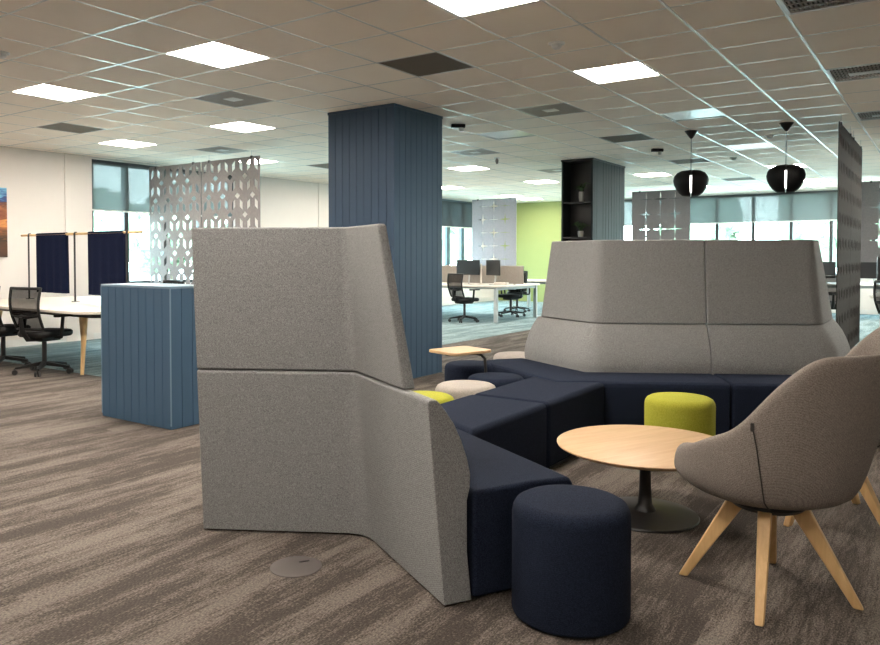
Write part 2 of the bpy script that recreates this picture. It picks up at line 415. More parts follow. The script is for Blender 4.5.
# ceiling: upstands of every lay-in tile + the white grid behind them
mb = MB()
i0, i1 = int((XL-GX)/0.6)-1, int((XR-GX)/0.6)+1
j0, j1 = int((YF-GY)/0.6)-1, int((YB-GY)/0.6)+1
bm = mb.bm
gap, dep = 0.0115, 0.007
for i in range(i0, i1+1):
    for j in range(j0, j1+1):
        if (i, j) in used: continue
        x0, x1 = max(XL, GX+i*0.6+gap), min(XR, GX+(i+1)*0.6-gap)
        y0, y1 = max(YF, GY+j*0.6+gap), min(YB, GY+(j+1)*0.6-gap)
        if x1-x0 < 0.02 or y1-y0 < 0.02: continue
        a = [bm.verts.new(p) for p in ((x0,y0,CE+dep),(x1,y0,CE+dep),(x1,y1,CE+dep),(x0,y1,CE+dep))]
        b = [bm.verts.new(p) for p in ((x0,y0,CE),(x1,y0,CE),(x1,y1,CE),(x0,y1,CE))]
        bm.faces.new(b)
        for k in range(4): bm.faces.new((a[k], a[(k+1)%4], b[(k+1)%4], b[k]))
struct(mb.build('ceiling', 'tile', smooth=False))
mb = MB()
for i in range(i0, i1+2):
    x = GX + i*0.6
    if XL < x < XR: mb.box(x-0.0085, x+0.0085, YF, YB, CE-0.0015, CE+0.008)
for j in range(j0, j1+2):
    y = GY + j*0.6
    if YF < y < YB: mb.box(XL, XR, y-0.0085, y+0.0085, CE-0.0010, CE+0.008)
struct(mb.build('trim_1', 'grid', smooth=False))
struct(MB().box(XL-0.2, XR+0.2, YF-0.2, YB+0.2, CE+0.14, CE+0.30).build('ceiling_slab', 'wall', smooth=False))

def wall_x(name, X0, X1, spans, ya, yb, mat):
    """wall slab between X0 and X1 running along Y with openings spans = (y0,y1,z0,z1)"""
    m = MB(); y = ya
    for (a, b, z0, z1) in sorted(spans):
        m.box(X0, X1, y, a, 0, GH); m.box(X0, X1, a, b, 0, z0); m.box(X0, X1, a, b, z1, GH); y = b
    m.box(X0, X1, y, yb, 0, GH)
    return struct(m.build(name, mat, smooth=False))
def wall_y(name, Y0, Y1, spans, xa, xb, mat):
    m = MB(); x = xa
    for (a, b, z0, z1) in sorted(spans):
        m.box(x, a, Y0, Y1, 0, GH); m.box(a, b, Y0, Y1, 0, z0); m.box(a, b, Y0, Y1, z1, GH); x = b
    m.box(x, xb, Y0, Y1, 0, GH)
    return struct(m.build(name, mat, smooth=False))
W1 = (6.92, 9.90, 0.86, CE - 0.03)
W2 = (15.30, 19.35, 0.70, CE - 0.03)
W3 = (-7.52, 3.75, 0.86, CE - 0.03)
wall_x('wall_left', XL-0.2, XL, [W1, W2], YF, YB, 'wall')
wall_x('wall_right', XR, XR+0.2, [], YF, YB, 'wall')
wall_y('wall_front', YF-0.2, YF, [], XL-0.2, XR+0.2, 'wall')
wall_y('wall_back', YB, YB+0.2, [W3], XL-0.2, XR+0.2, 'wall')
struct(MB().box(XL, -7.60, YB-0.012, YB, 0.0, CE).build('wall_back_green', 'green_wall', smooth=False))
# plaster piers on the left wall
struct(MB().box(XL, XL+0.018, 6.47, 6.92, 0, CE).build('trim_2', 'wall', smooth=False))
struct(MB().box(XL, XL+0.018, 12.25, 13.0, 0, CE).build('trim_3', 'wall', smooth=False))
m = MB()
m.box(XL, XL+0.012, YF, 6.47, 0, 0.10); m.box(XL, XL+0.012, 6.92, 12.25, 0, 0.10); m.box(XL, XL+0.012, 13.0, YB, 0, 0.10)
struct(m.build('baseboard_left', 'white_metal', smooth=False))
struct(MB().box(-7.58, XR, YB-0.014, YB, 0, 0.10).build('baseboard_back', 'white_metal', smooth=False))

wn = [0]
def window(axis, pos, a, b, z0, z1, mulls, fmat, mw, blind_z, bmat, split=None, out=-1):
    """framed window in a wall; axis 'x' lies in a plane x=pos running along y"""
    wn[0] += 1
    def bx(m, u0, u1, w0, w1, h0, h1):
        if axis == 'x': m.box(pos+w0, pos+w1, u0, u1, h0, h1)
        else: m.box(u0, u1, pos-w1, pos-w0, h0, h1)
    m = MB()
    bx(m, a, b, -0.13, -0.05, z0, z0+0.06); bx(m, a, b, -0.13, -0.05, z1-0.075, z1)
    for u in mulls: bx(m, u-mw/2, u+mw/2, -0.13, -0.05, z0+0.06, z1-0.075)
    fr = struct(m.build('window_%d' % wn[0], fmat, smooth=False))
    edges = sorted(mulls)
    for u0, u1 in zip(edges[:-1], edges[1:]):
        g = MB(); bx(g, u0+mw/2, u1-mw/2, -0.098, -0.092, z0+0.06, z1-0.075)
        g.build('window_pane', 'glass', fr, smooth=False)
    bl = MB(); bx(bl, a+0.02, b-0.02, -0.022, -0.019, blind_z, z1-0.05)
    bo = bl.build('roller_blind', bmat, fr, smooth=False)
    bb = MB(); bx(bb, a+0.02, b-0.02, -0.030, -0.011, blind_z-0.025, blind_z)
    bb.build('blind_bottom_bar', 'white_metal', bo, smooth=False)
    sl = MB(); bx(sl, a, b, -0.05, 0.02, z0-0.03, z0)
    sl.build('window_sill', 'white_metal', fr, smooth=False)
    return fr
window('x', XL, W1[0], W1[1], W1[2], W1[3], [6.945, 7.585, 8.36, 9.13, 9.87], 'frame_dark', 0.085, 2.10, 'blind')
window('x', XL, W2[0], W2[1], W2[2], W2[3], [15.36, 16.06, 16.80, 17.57, 18.33, 19.29], 'frame_blue', 0.17, 2.17, 'blind_dark')
window('y', YB, W3[0], W3[1], W3[2], W3[3], [-7.47, -6.63, -5.78, -4.92, -4.055, -3.19, -2.325, -1.46, -0.6, 0.27, 1.14, 2.0, 2.87, 3.70], 'frame_dark', 0.075, 2.21, 'blind')

# ------------------------------------------------------------------ ceiling fittings
def make_light(i, j, label, dmat, group):
    x, y = cell(i, j)
    t = empty('ceiling_light', (x, y, CE), 0, label, 'ceiling light', group)
    f = MB()
    for s in (-1, 1):
        f.box(s*0.2915-0.0085*(1 if 1 else 0), s*0.2915+0.0, -0.2915, 0.2915, 0.0, 0.03) if s > 0 else f.box(-0.2915, -0.283, -0.2915, 0.2915, 0.0, 0.03)
        f.box(-0.283, 0.283, 0.283*s if s > 0 else -0.2915, 0.2915 if s > 0 else -0.283, 0.0, 0.03)
    f.build('frame', 'white_metal', t, smooth=False)
    MB().box(-0.282, 0.282, -0.282, 0.282, 0.006, 0.012).build('diffuser', dmat, t, smooth=False)
    return t
proto = None
for i, j, lb in lit_visible:
    if proto is None: proto = make_light(i, j, lb, 'lamp_on', 'lit square ceiling panels')
    else: dup(proto, (*cell(i, j), CE), 0, lb)
for i, j, lb, mt in dim_visible: make_light(i, j, lb, mt, 'square ceiling panels not fully lit')
for i, j, lb in off_visible: make_light(i, j, lb, 'lamp_off', 'square ceiling panels not fully lit')
for i, j in lit_hidden:
    dup(proto, (*cell(i, j), CE), 0, 'unseen lit square ceiling panel, added to light the office from out of view', 'ceiling panels out of view')

def make_vent(i, j, label):
    t = empty('ceiling_diffuser', (*cell(i, j), CE), 0, label, 'air vent', 'slotted ceiling diffusers')
    m = MB()
    m.box(-0.29, 0.29, -0.29, 0.29, 0.012, 0.02)
    m.build('backing', 'vent_dark', t, smooth=False)
    m = MB()
    for s in (-1, 1):
        m.box(min(s*0.265, s*0.29), max(s*0.265, s*0.29), -0.29, 0.29, 0.0, 0.012)
        m.box(-0.265, 0.265, min(s*0.265, s*0.29), max(s*0.265, s*0.29), 0.0, 0.012)
    m.build('frame', 'vent', t, smooth=False)
    m = MB()
    for kx in range(-9, 10):
        m.box(kx*0.028-0.008, kx*0.028+0.008, -0.265, 0.265, 0.001, 0.006)
        m.box(-0.265, 0.265, kx*0.028-0.008, kx*0.028+0.008, 0.002, 0.007)
    m.build('blades', 'vent', t, smooth=False)
    MB().box(-0.075, 0.075, -0.075, 0.075, -0.004, 0.012).build('centre_plate', 'white_metal', t, bevel=0.01)
    return t
pv = None
for i, j, lb in vents4:
    if pv is None: pv = make_vent(i, j, lb)
    else: dup(pv, (*cell(i, j), CE), 0, lb)
def make_grille(i, j, label):
    t = empty('return_grille', (*cell(i, j), CE), 0, label, 'air vent', 'dark return grilles')
    m = MB()
    for s in (-1, 1):
        m.box(min(s*0.275, s*0.291), max(s*0.275, s*0.291), -0.291, 0.291, 0.0, 0.012)
        m.box(-0.275, 0.275, min(s*0.275, s*0.291), max(s*0.275, s*0.291), 0.0, 0.012)
    m.build('frame', 'grille', t, smooth=False)
    m = MB()
    for k in range(-13, 14): m.box(-0.274, 0.274, k*0.0205-0.006, k*0.0205+0.006, 0.003, 0.014)
    for k in range(-13, 14): m.box(k*0.0205-0.003, k*0.0205+0.003, -0.274, 0.274, 0.005, 0.014)
    m.build('core', 'grille', t, smooth=False)
    MB().box(-0.29, 0.29, -0.29, 0.29, 0.016, 0.02).build('backing', 'vent_dark', t, smooth=False)
    return t
pg = None
for i, j, lb in grilles:
    if pg is None: pg = make_grille(i, j, lb)
    else: dup(pg, (*cell(i, j), CE), 0, lb)
def make_louvre(i, j, label):
    t = empty('louvred_grille', (*cell(i, j), CE), 0, label, 'air vent', 'louvred grilles along the right edge')
    m = MB()
    for s in (-1, 1):
        m.box(min(s*0.27, s*0.291), max(s*0.27, s*0.291), -0.291, 0.291, -0.004, 0.012)
        m.box(-0.27, 0.27, min(s*0.27, s*0.291), max(s*0.27, s*0.291), -0.004, 0.012)
    m.build('frame', 'white_metal', t, smooth=False)
    m = MB()
    for k in range(-9, 10):
        mt = Matrix.Translation((k*0.028, 0, 0.012)) @ Matrix.Rotation(0.6, 4, 'Y')
        m.box(-0.011, 0.011, -0.268, 0.268, -0.002, 0.002, mt)
    m.build('louvres', 'vent', t, smooth=False)
    m = MB()
    for k in (-2, -1, 0, 1, 2): m.box(-0.268, 0.268, k*0.09-0.008, k*0.09+0.008, -0.002, 0.003)
    m.build('cross_bars', 'vent', t, smooth=False)
    MB().box(-0.14, 0.10, -0.05, 0.05, -0.010, -0.004).build('white_cover', 'white_metal', t, smooth=False)
    MB().box(-0.29, 0.29, -0.29, 0.29, 0.03, 0.034).build('backing', 'vent_dark', t, smooth=False)
    return t
pl = None
for i, j, lb in louvres:
    if pl is None: pl = make_louvre(i, j, lb)
    else: dup(pl, (*cell(i, j), CE), 0, lb)

def gpos(u, v): return (GX + u*0.6, GY + v*0.6)
def smoke(u, v, label):
    t = empty('smoke_detector', (*gpos(u, v), CE), 0, label, 'smoke detector')
    MB().lathe([(0,-0.012),(0.055,-0.012),(0.062,-0.006),(0.062,0.0),(0,0.0)], 24).build('base', 'white_metal', t)
    MB().lathe([(0,-0.045),(0.022,-0.044),(0.036,-0.034),(0.040,-0.012),(0,-0.012)], 24).build('sensor_head', 'white_metal', t)
    return t
smoke(-2.55, -0.46, 'round white smoke detector above the lit panel right of centre')
smoke(-8.69, -4.26, 'round white smoke detector cut by the left edge of the picture')
smoke(-1.77, 8.9, 'small white detector on the ceiling right of the right pendant canopy')
smoke(-3.3, 12.4, 'small round detector between the two pendant lamp cords')
def sprinkler(u, v, label):
    t = empty('ceiling_sprinkler', (*gpos(u, v), CE), 0, label, 'sprinkler')
    MB().lathe([(0,-0.010),(0.045,-0.010),(0.05,0.002),(0,0.002)], 20).build('rosette', 'white_metal', t)
    MB().lathe([(0,-0.10),(0.018,-0.098),(0.024,-0.07),(0.030,-0.045),(0.022,-0.03),(0.016,-0.010),(0,-0.010)], 16).build('head', 'beige_fabric', t)
    return t
sprinkler(-8.55, 8.75, 'beige sprinkler head hanging beside a slotted diffuser right of the blue column')
sprinkler(-6.3, 19.4, 'small sprinkler head above the grey star-cut screen')
def wedge(u, v, label, lit):
    t = empty('ceiling_sensor', (*gpos(u, v), CE), 0.7, label, 'sensor')
    MB().box(-0.085, 0.085, -0.035, 0.035, -0.045, 0.0).build('housing', 'black_plastic', t, bevel=0.008)
    MB().lathe([(0,-0.09),(0.024,-0.088),(0.030,-0.07),(0.030,-0.045),(0,-0.045)], 16, (0.04, 0)).build('lens', 'white_metal', t)
    return t
wedge(-6.65, 3.75, 'small dark and white sensor on the ceiling just right of the blue column', 0)
wedge(-4.46, 9.55, 'black box sensor with white lens on the ceiling left of the left pendant lamp', 1)

# ------------------------------------------------------------------ board-clad column, divider and shelving column
def clad_poly(x0, x1, y0, y1, nx, ny, gw=0.009, gd=0.009):
    pts = []
    def side(ax, ay, bx, by, n, inx, iny):
        L_ = math.hypot(bx-ax, by-ay); ux, uy = (bx-ax)/L_, (by-ay)/L_
        pts.append((ax, ay))
        for k in range(1, n):
            c = L_*k/n
            for off, dd in ((-gw/2, 0), (-gw/4, gd), (gw/4, gd), (gw/2, 0)):
                pts.append((ax+ux*(c+off)+inx*dd, ay+uy*(c+off)+iny*dd))
    side(x0, y0, x1, y0, nx, 0, 1); side(x1, y0, x1, y1, ny, -1, 0)
    side(x1, y1, x0, y1, nx, 0, -1); side(x0, y1, x0, y0, ny, 1, 0)
    return pts
t = empty('clad_column', (-5.24, 6.81, 0), 0, 'tall square column clad in dark blue vertical boards, nearest of the two columns', 'column')
MB().prism(clad_poly(-0.458, 0.458, -0.46, 0.46, 9, 9, 0.007, 0.009), 0.0, CE-0.03).build('board_cladding', 'blue_clad', t, smooth=False)
MB().box(-0.464, 0.464, -0.466, 0.466, CE-0.03, CE-0.001).build('top_trim', 'blue_clad', t, smooth=False)
MB().box(-0.470, 0.470, -0.472, 0.472, 0.0, 0.002).build('floor_trim', 'black', t, smooth=False)

t = empty('divider_unit', (-5.317, 3.82, 0), 0, 'waist-high blue divider unit with vertical grooved boards beside the high sofa back', 'divider')
MB().prism(clad_poly(-0.456, 0.456, -0.205, 0.205, 9, 4, 0.007, 0.006), 0.006, 1.085).build('board_cladding', 'blue_clad2' if 'blue_clad2' in M else 'blue_clad', t, smooth=False)
MB().box(-0.460, 0.460, -0.209, 0.209, 1.085, 1.105).build('top_cap', 'blue_light', t, bevel=0.004)
MB().box(-0.44, 0.44, -0.19, 0.19, 0.0, 0.006).build('plinth', 'black', t, smooth=False)
for s in (-1, 1):
    MB().box(s*0.4565-0.004, s*0.4565+0.004, -0.209, -0.201, 0.03, 1.085).build('corner_trim', 'blue_light', t, smooth=False)

# column with open shelves on its near side
t = empty('shelving_column', (-5.04, 12.42, 0), 0, 'far square column with dark open shelves and grey-teal grooved side', 'column')
hx, y0, y1 = 0.275, -0.72, 0.74
m = MB()
m.prism(clad_poly(-hx, hx, y0+0.32, y1, 4, 9, 0.014, 0.012), 0, CE-0.03)
m.build('board_cladding', 'teal_clad', t, smooth=False)
for nm, xa, xb in (('side_panel', hx-0.03, hx), ('side_panel', -hx, -hx+0.03)):
    m = MB(); m.box(xa, xb, y0, y0+0.32, 0, CE-0.03)
    if xa > 0:
        for k in (1, 2): m.box(xb, xb+0.003, y0+k*0.107-0.045, y0+k*0.107+0.045, 0, CE-0.03)
    m.build(nm, 'teal_clad', t, smooth=False)
MB().box(-hx-0.01, hx+0.01, y0-0.01, y1+0.01, CE-0.03, CE-0.001).build('top_trim', 'dark_shelf', t, smooth=False)
SH = [0.02, 0.42, 0.83, 1.24, 1.635, 2.215]
for z in SH:
    MB().box(-hx+0.03, hx-0.03, y0+0.012, y0+0.32, z, z+0.025).build('shelf', 'dark_shelf', t, smooth=False)
MB().box(-hx+0.03, hx-0.03, y0+0.30, y0+0.319, 0.05, CE-0.03).build('back_board', 'dark_shelf', t, smooth=False)
def potted(name, x, y, z, hp, r, n, h, label):
    o = empty(name, (x, y, z), 0, label, 'plant')
    MB().lathe([(0,0.0),(r*0.8,0.0),(r,hp*0.5),(r*0.95,hp),(r*0.8,hp),(r*0.8,hp*0.9),(0,hp*0.9)], 20).build('pot', 'vase', o)
    lf = MB()
    for k in range(n):
        a = k*2.4; out = 0.05 + 0.10*random.random(); zz = hp + h*(0.4+0.6*random.random())
        p0 = Vector((0, 0, hp*0.9)); p1 = Vector((math.cos(a)*out*0.6, math.sin(a)*out*0.6*0.7, zz)); p2 = Vector((math.cos(a)*out*1.4, math.sin(a)*out*0.7, zz-0.02))
        lf.tube([p0, p1, p2], [0.003, 0.012, 0.002], 5)
        lf.beam(p1, p2, 0.03, 0.004, w1=0.008)
    lf.build('foliage', 'plant_leaf', o)
    return o
potted('potted_plant', -5.02, 12.42-0.58, 2.240, 0.17, 0.045, 14, 0.15, 'small leafy plant in pale vase on the upper shelf of the far column')
potted('potted_plant', -5.03, 12.42-0.58, 1.660, 0.10, 0.05, 18, 0.17, 'bushy plant in a pot on the lower visible shelf of the far column')

# ------------------------------------------------------------------ modular sofas
def sofa_module(name, loc, rot, mirror, label, LW, LS, t_top, t_bot, arc=0.10):
    """outer foot of the backrest bends at the origin; straight run along -x, seat towards +y"""
    th = math.radians(-60); e1 = Vector((math.cos(th), math.sin(th))); n0 = Vector((0, 1)); n1 = Vector((-e1.y, e1.x))
    mid = (n0 + n1) / 1.5
    t = empty(name, (*loc, 0), rot, label, 'sofa', 'high-backed modular sofas')
    mx = -1 if mirror else 1
    def V(p, z): return Vector((p.x * mx, p.y, z))
    def station(kind, q, w=None):
        if kind == 'A': return Vector((-LS, 0)) + n0 * q
        if kind == 'C': return e1 * (LW if w is None else w) + n1 * q
        f = kind                                     # 0..1 round the bend
        P0 = Vector((-arc, 0)) + n0*q; P2 = e1*arc + n1*q; P1 = mid*q
        return P0*(1-f)**2 + P1*2*f*(1-f) + P2*f*f
    ST = ['A'] + [k/6 for k in range(7)] + ['C']
    def lean(z): return -0.09*z
    # lower backrest: cushioned, thin at the top, full at the lumbar
    inner = [(0.12, 0.008), (0.118, 0.20), (0.135, 0.40), (0.152, 0.45), (0.158, 0.50), (0.150, 0.56), (0.132, 0.63), (0.105, 0.70), (0.075, 0.750), (0.050, 0.785)]
    prof = [(0, 0.008), (lean(0.40), 0.40), (lean(0.785), 0.785), (lean(0.797)+0.008, 0.797), (lean(0.797)+0.038, 0.797)] + [(lean(z)+th_, z) for th_, z in reversed(inner)]
    m = MB(); rings = []
    for st in ST: rings.append([V(station(st, q), z) for q, z in prof])
    m.loops(rings).build('backrest', 'grey_fabric', t, bevel=0.006, seg=2, angle=50)
    # seat
    m = MB()
    qi = 0.124; qo = 0.60
    def seat_ring(kind):
        if kind == 'A': f = lambda q: Vector((-LS+0.002, 0)) + n0*q
        elif kind == 'C': f = lambda q: e1*LW + n1*q
        else: f = lambda q: mid*q
        return [V(f(q), z) for q, z in ((qi, 0.012), (qi, 0.39), (qi+0.004, 0.43), (0.40, 0.436), (qo-0.02, 0.43), (qo, 0.40), (qo, 0.012))]
    m.loops([seat_ring('A'), seat_ring('B'), seat_ring('C')]).build('seat', 'navy_fabric', t, bevel=0.018, seg=3)
    m = MB()
    m.loops([[V((Vector((-LS+0.05, 0)) + n0*q) if k == 'A' else (mid*q if k == 'B' else e1*(LW-0.05) + n1*q), z) for q, z in ((0.03, 0), (0.03, 0.008), (0.57, 0.008), (0.57, 0))] for k in 'ABC'])
    m.build('plinth', 'black', t, smooth=False)
    # upper privacy screen
    zb, zt = 0.800, 1.468
    cs = [(lean(zb), zb), (lean(zb)+0.056, zb), (lean(zt)+0.040, zt), (lean(zt), zt)]
    m = MB(); rings = []
    for st in ST:
        r = []
        for q, z in cs:
            w = LW*(t_bot + (t_top - t_bot)*(z-zb)/(zt-zb))
            r.append(V(station(st, q, w), z))
        rings.append(r)
    m.loops(rings).build('privacy_screen', 'grey_fabric', t, bevel=0.010, seg=3)
    return t
TH0 = -5.0
e0 = Vector((math.cos(math.radians(TH0)), math.sin(math.radians(TH0))))
n0c = Vector((-e0.y, e0.x))
e1c = Vector((math.cos(math.radians(TH0-60)), math.sin(math.radians(TH0-60))))
n1c = Vector((-e1c.y, e1c.x))
e2c = Vector((math.cos(math.radians(TH0+60)), math.sin(math.radians(TH0+60))))
n2c = Vector((-e2c.y, e2c.x))
B1 = Vector((-0.243, 3.571)); B2 = Vector((1.412, 6.024))
LSs = 0.862
sofa_module('modular_sofa', LD(*B1), ANG(TH0), False, 'near high-backed grey and navy corner sofa, seen from behind, with a slanted end', 0.82, 0.80, 0.58, 0.73)
sofa_module('modular_sofa', LD(*B2), ANG(TH0+180), False, 'far left high-backed grey sofa bending away on its left end, behind the lime stool', 0.83, LSs+0.02, 0.86, 0.92)
B3 = B2 + e0*(LSs*2 + 0.045)
sofa_module('modular_sofa', LD(*B3), ANG(TH0+180), True, 'far right high-backed grey sofa bending away on its right end, behind the taupe armchair', 0.83, LSs+0.02, 0.45, 0.84)

# backless benches joining the two sofas
Cc = (B1 + B2) / 2
def isect(p, d, q, e):
    k = d.x*e.y - d.y*e.x; r = q - p
    return p + d * ((r.x*e.y - r.y*e.x) / k)
mid_c = (n0c + n1c)/1.5
def bench(sgn, label):
    hw = 0.278; g = 0.006
    Bc = B2 if sgn > 0 else B1
    corner = Bc - sgn*mid_c*(0.60+g)
    a = Cc + n2c*(sgn*hw); b = Cc - n2c*(sgn*hw)
    left = isect(a, e2c, corner, e1c); right = isect(b, e2c, corner, e0)
    poly = [a + e2c*(sgn*0.003), left, corner, right, b + e2c*(sgn*0.003)]
    o = empty('bench', (*LD(*(Cc + e2c*(sgn*0.4))), 0), ANG(TH0+60), label, 'bench', 'backless navy benches between the sofas')
    def loc(p):
        r = p - (Cc + e2c*(sgn*0.4)); return (r.dot(e2c), r.dot(n2c))
    P = [loc(p) for p in poly]
    cxm = sum(p[0] for p in P)/5; cym = sum(p[1] for p in P)/5
    MB().prism(P, 0.012, 0.432).build('cushion', 'navy_fabric', o, bevel=0.035, seg=4)
    MB().prism([(cxm+(x-cxm)*0.88, cym+(y-cym)*0.93) for x, y in P], 0.0, 0.012).build('plinth', 'black', o, smooth=False)
bench(-1, 'near half of the navy backless bench, running from the near sofa to the top seam')
bench(1, 'far half of the navy backless bench, running from the top seam to the far sofa')

# ------------------------------------------------------------------ round stools
def make_pouf(l, d, mat, label, group='round upholstered stools'):
    t = empty('round_stool', (*LD(l, d), 0), ANG(20), label, 'stool', group)
    R = 0.218; H = 0.43
    prof = [(0, 0.010), (R-0.012, 0.010), (R-0.003, 0.014), (R, 0.024), (R, H-0.05), (R-0.004, H-0.03), (R-0.014, H-0.013), (R-0.032, H-0.003), (R-0.05, H), (0, H)]
    MB().lathe(prof, 64).build('upholstered_body', mat, t, angle=60)
    MB().lathe([(0,0.0),(R-0.02,0.0),(R-0.02,0.010),(0,0.010)], 48).build('plinth', 'black', t)
    sm = MB().tube([(R+0.0005, 0, 0.022), (R+0.0008, 0, H*0.5), (R+0.0005, 0, H-0.05)], 0.0016, 6).build('side_seam', mat, t)
    return t
make_pouf(0.574, 2.795, 'navy_fabric', 'navy round stool in front of the near sofa end, nearest stool to the viewpoint')
make_pouf(1.695, 4.85, 'lime_fabric', 'lime green round stool in front of the far sofa, right of the oak table')
make_pouf(0.030, 4.90, 'lime_fabric', 'lime green round stool half hidden behind the near sofa end')
make_pouf(0.348, 5.345, 'beige_fabric', 'beige round stool on the far side of the bench, between lime and navy stools')
make_pouf(0.600, 5.715, 'navy_fabric', 'navy round stool against the bench, behind the beige stool')
make_pouf(0.452, 6.41, 'navy_fabric', 'dark navy round stool under the small oak laptop table')
make_pouf(0.93, 7.02, 'beige_fabric', 'pale beige round stool peeking out behind the far left sofa seat')

# ------------------------------------------------------------------ laptop side table
t = empty('laptop_table', (*LD(0.346, 6.05), 0), ANG(0), 'small oak-topped laptop table on a bent black post over the navy stool', 'side table')
TZ = 0.588
def rr(cx, cy, w, h, r, n=6):
    pts = []
    for sx, sy, a0 in ((1,1,0),(-1,1,PI/2),(-1,-1,PI),(1,-1,1.5*PI)):
        for k in range(n+1):
            a = a0 + k*PI/2/n
            pts.append((cx+sx*(w/2-r)+r*math.cos(a), cy+sy*(h/2-r)+r*math.sin(a)))
    return pts
rt = Matrix.Rotation(math.radians(38), 2)
poly = [tuple(rt @ Vector(p)) for p in rr(0, 0, 0.41, 0.35, 0.05)]
MB().prism(poly, TZ-0.022, TZ).build('table_top', 'oak_top', t, bevel=0.004, seg=2)
m = MB(); m.tube([(-0.12, -0.03, TZ-0.036), (0.12, 0.03, TZ-0.036), (0.17, 0.02, TZ-0.045), (0.20, 0.0, TZ-0.075), (0.205, -0.01, TZ-0.15), (0.205, -0.01, 0.014)], 0.012, 10)
m.build('post', 'black', t)
MB().box(-0.14, 0.10, -0.05, 0.05, TZ-0.030, TZ-0.022).build('mounting_plate', 'black', t, smooth=False)
MB().lathe([(0,0.0),(0.085,0.0),(0.085,0.008),(0.08,0.012),(0,0.014)], 32, (0.205, -0.01)).build('foot', 'black', t)

# ------------------------------------------------------------------ coffee table
t = empty('coffee_table', (*LD(1.178, 3.867), 0), ANG(30), 'low round oak coffee table on a black trumpet pedestal', 'coffee table')
TZ = 0.368
MB().lathe([(0, TZ-0.006), (0.445, TZ-0.006), (0.450, TZ-0.003), (0.450, TZ-0.001), (0.448, TZ), (0, TZ)], 96).build('table_top', 'oak_top', t)
MB().lathe([(0, TZ-0.024), (0.415, TZ-0.024), (0.446, TZ-0.010), (0.448, TZ-0.0062), (0, TZ-0.0062)], 96).build('table_edge', 'oak_edge', t)
MB().lathe([(0, 0.0), (0.262, 0.0), (0.267, 0.005), (0.262, 0.012), (0.10, 0.020), (0.055, 0.030), (0.036, 0.06), (0.030, 0.14), (0.028, 0.25), (0.030, TZ-0.04), (0.05, TZ-0.025), (0, TZ-0.025)], 64).build('pedestal', 'black', t)

# ------------------------------------------------------------------ upholstered armchairs
def smooth01(x): x = max(0.0, min(1.0, x)); return x*x*(3-2*x)
def arm_rim(phi):
    """height of the shell rim; phi is measured from the back"""
    a = abs(math.degrees(phi))
    z = 0.988
    z -= 0.310 * smooth01((a-24)/58)
    z -= 0.080 * smooth01((a-74)/40)
    z -= 0.120 * smooth01((a-114)/34)
    return z
def arm_base(phi):
    a = abs(math.degrees(phi))
    return 0.335 + 0.012*smooth01((a-40)/40) + 0.004*smooth01((a-95)/35) - 0.045*smooth01((a-142)/30)
def arm_R(phi, z=None):
    z = arm_rim(phi) if z is None else z
    a = abs(math.degrees(phi))
    return arm_base(phi) + max(0.0, z-0.45) * (0.20 - 0.14*smooth01((a-35)/45))
def chair_outer(phi, k):
    z = arm_rim(phi); B = arm_base(phi)
    pr = [(0.34, 0.386), (0.64, 0.393), (0.84, 0.418)]
    hi = max(z-0.02, 0.485)
    if k < 3: return (pr[k][0]*B, pr[k][1])
    if k == 3: return (B*0.955, 0.448)
    zz = 0.448 + (hi-0.448)*(0.30, 0.64, 1.0)[k-4]
    return (arm_R(phi, zz), zz)
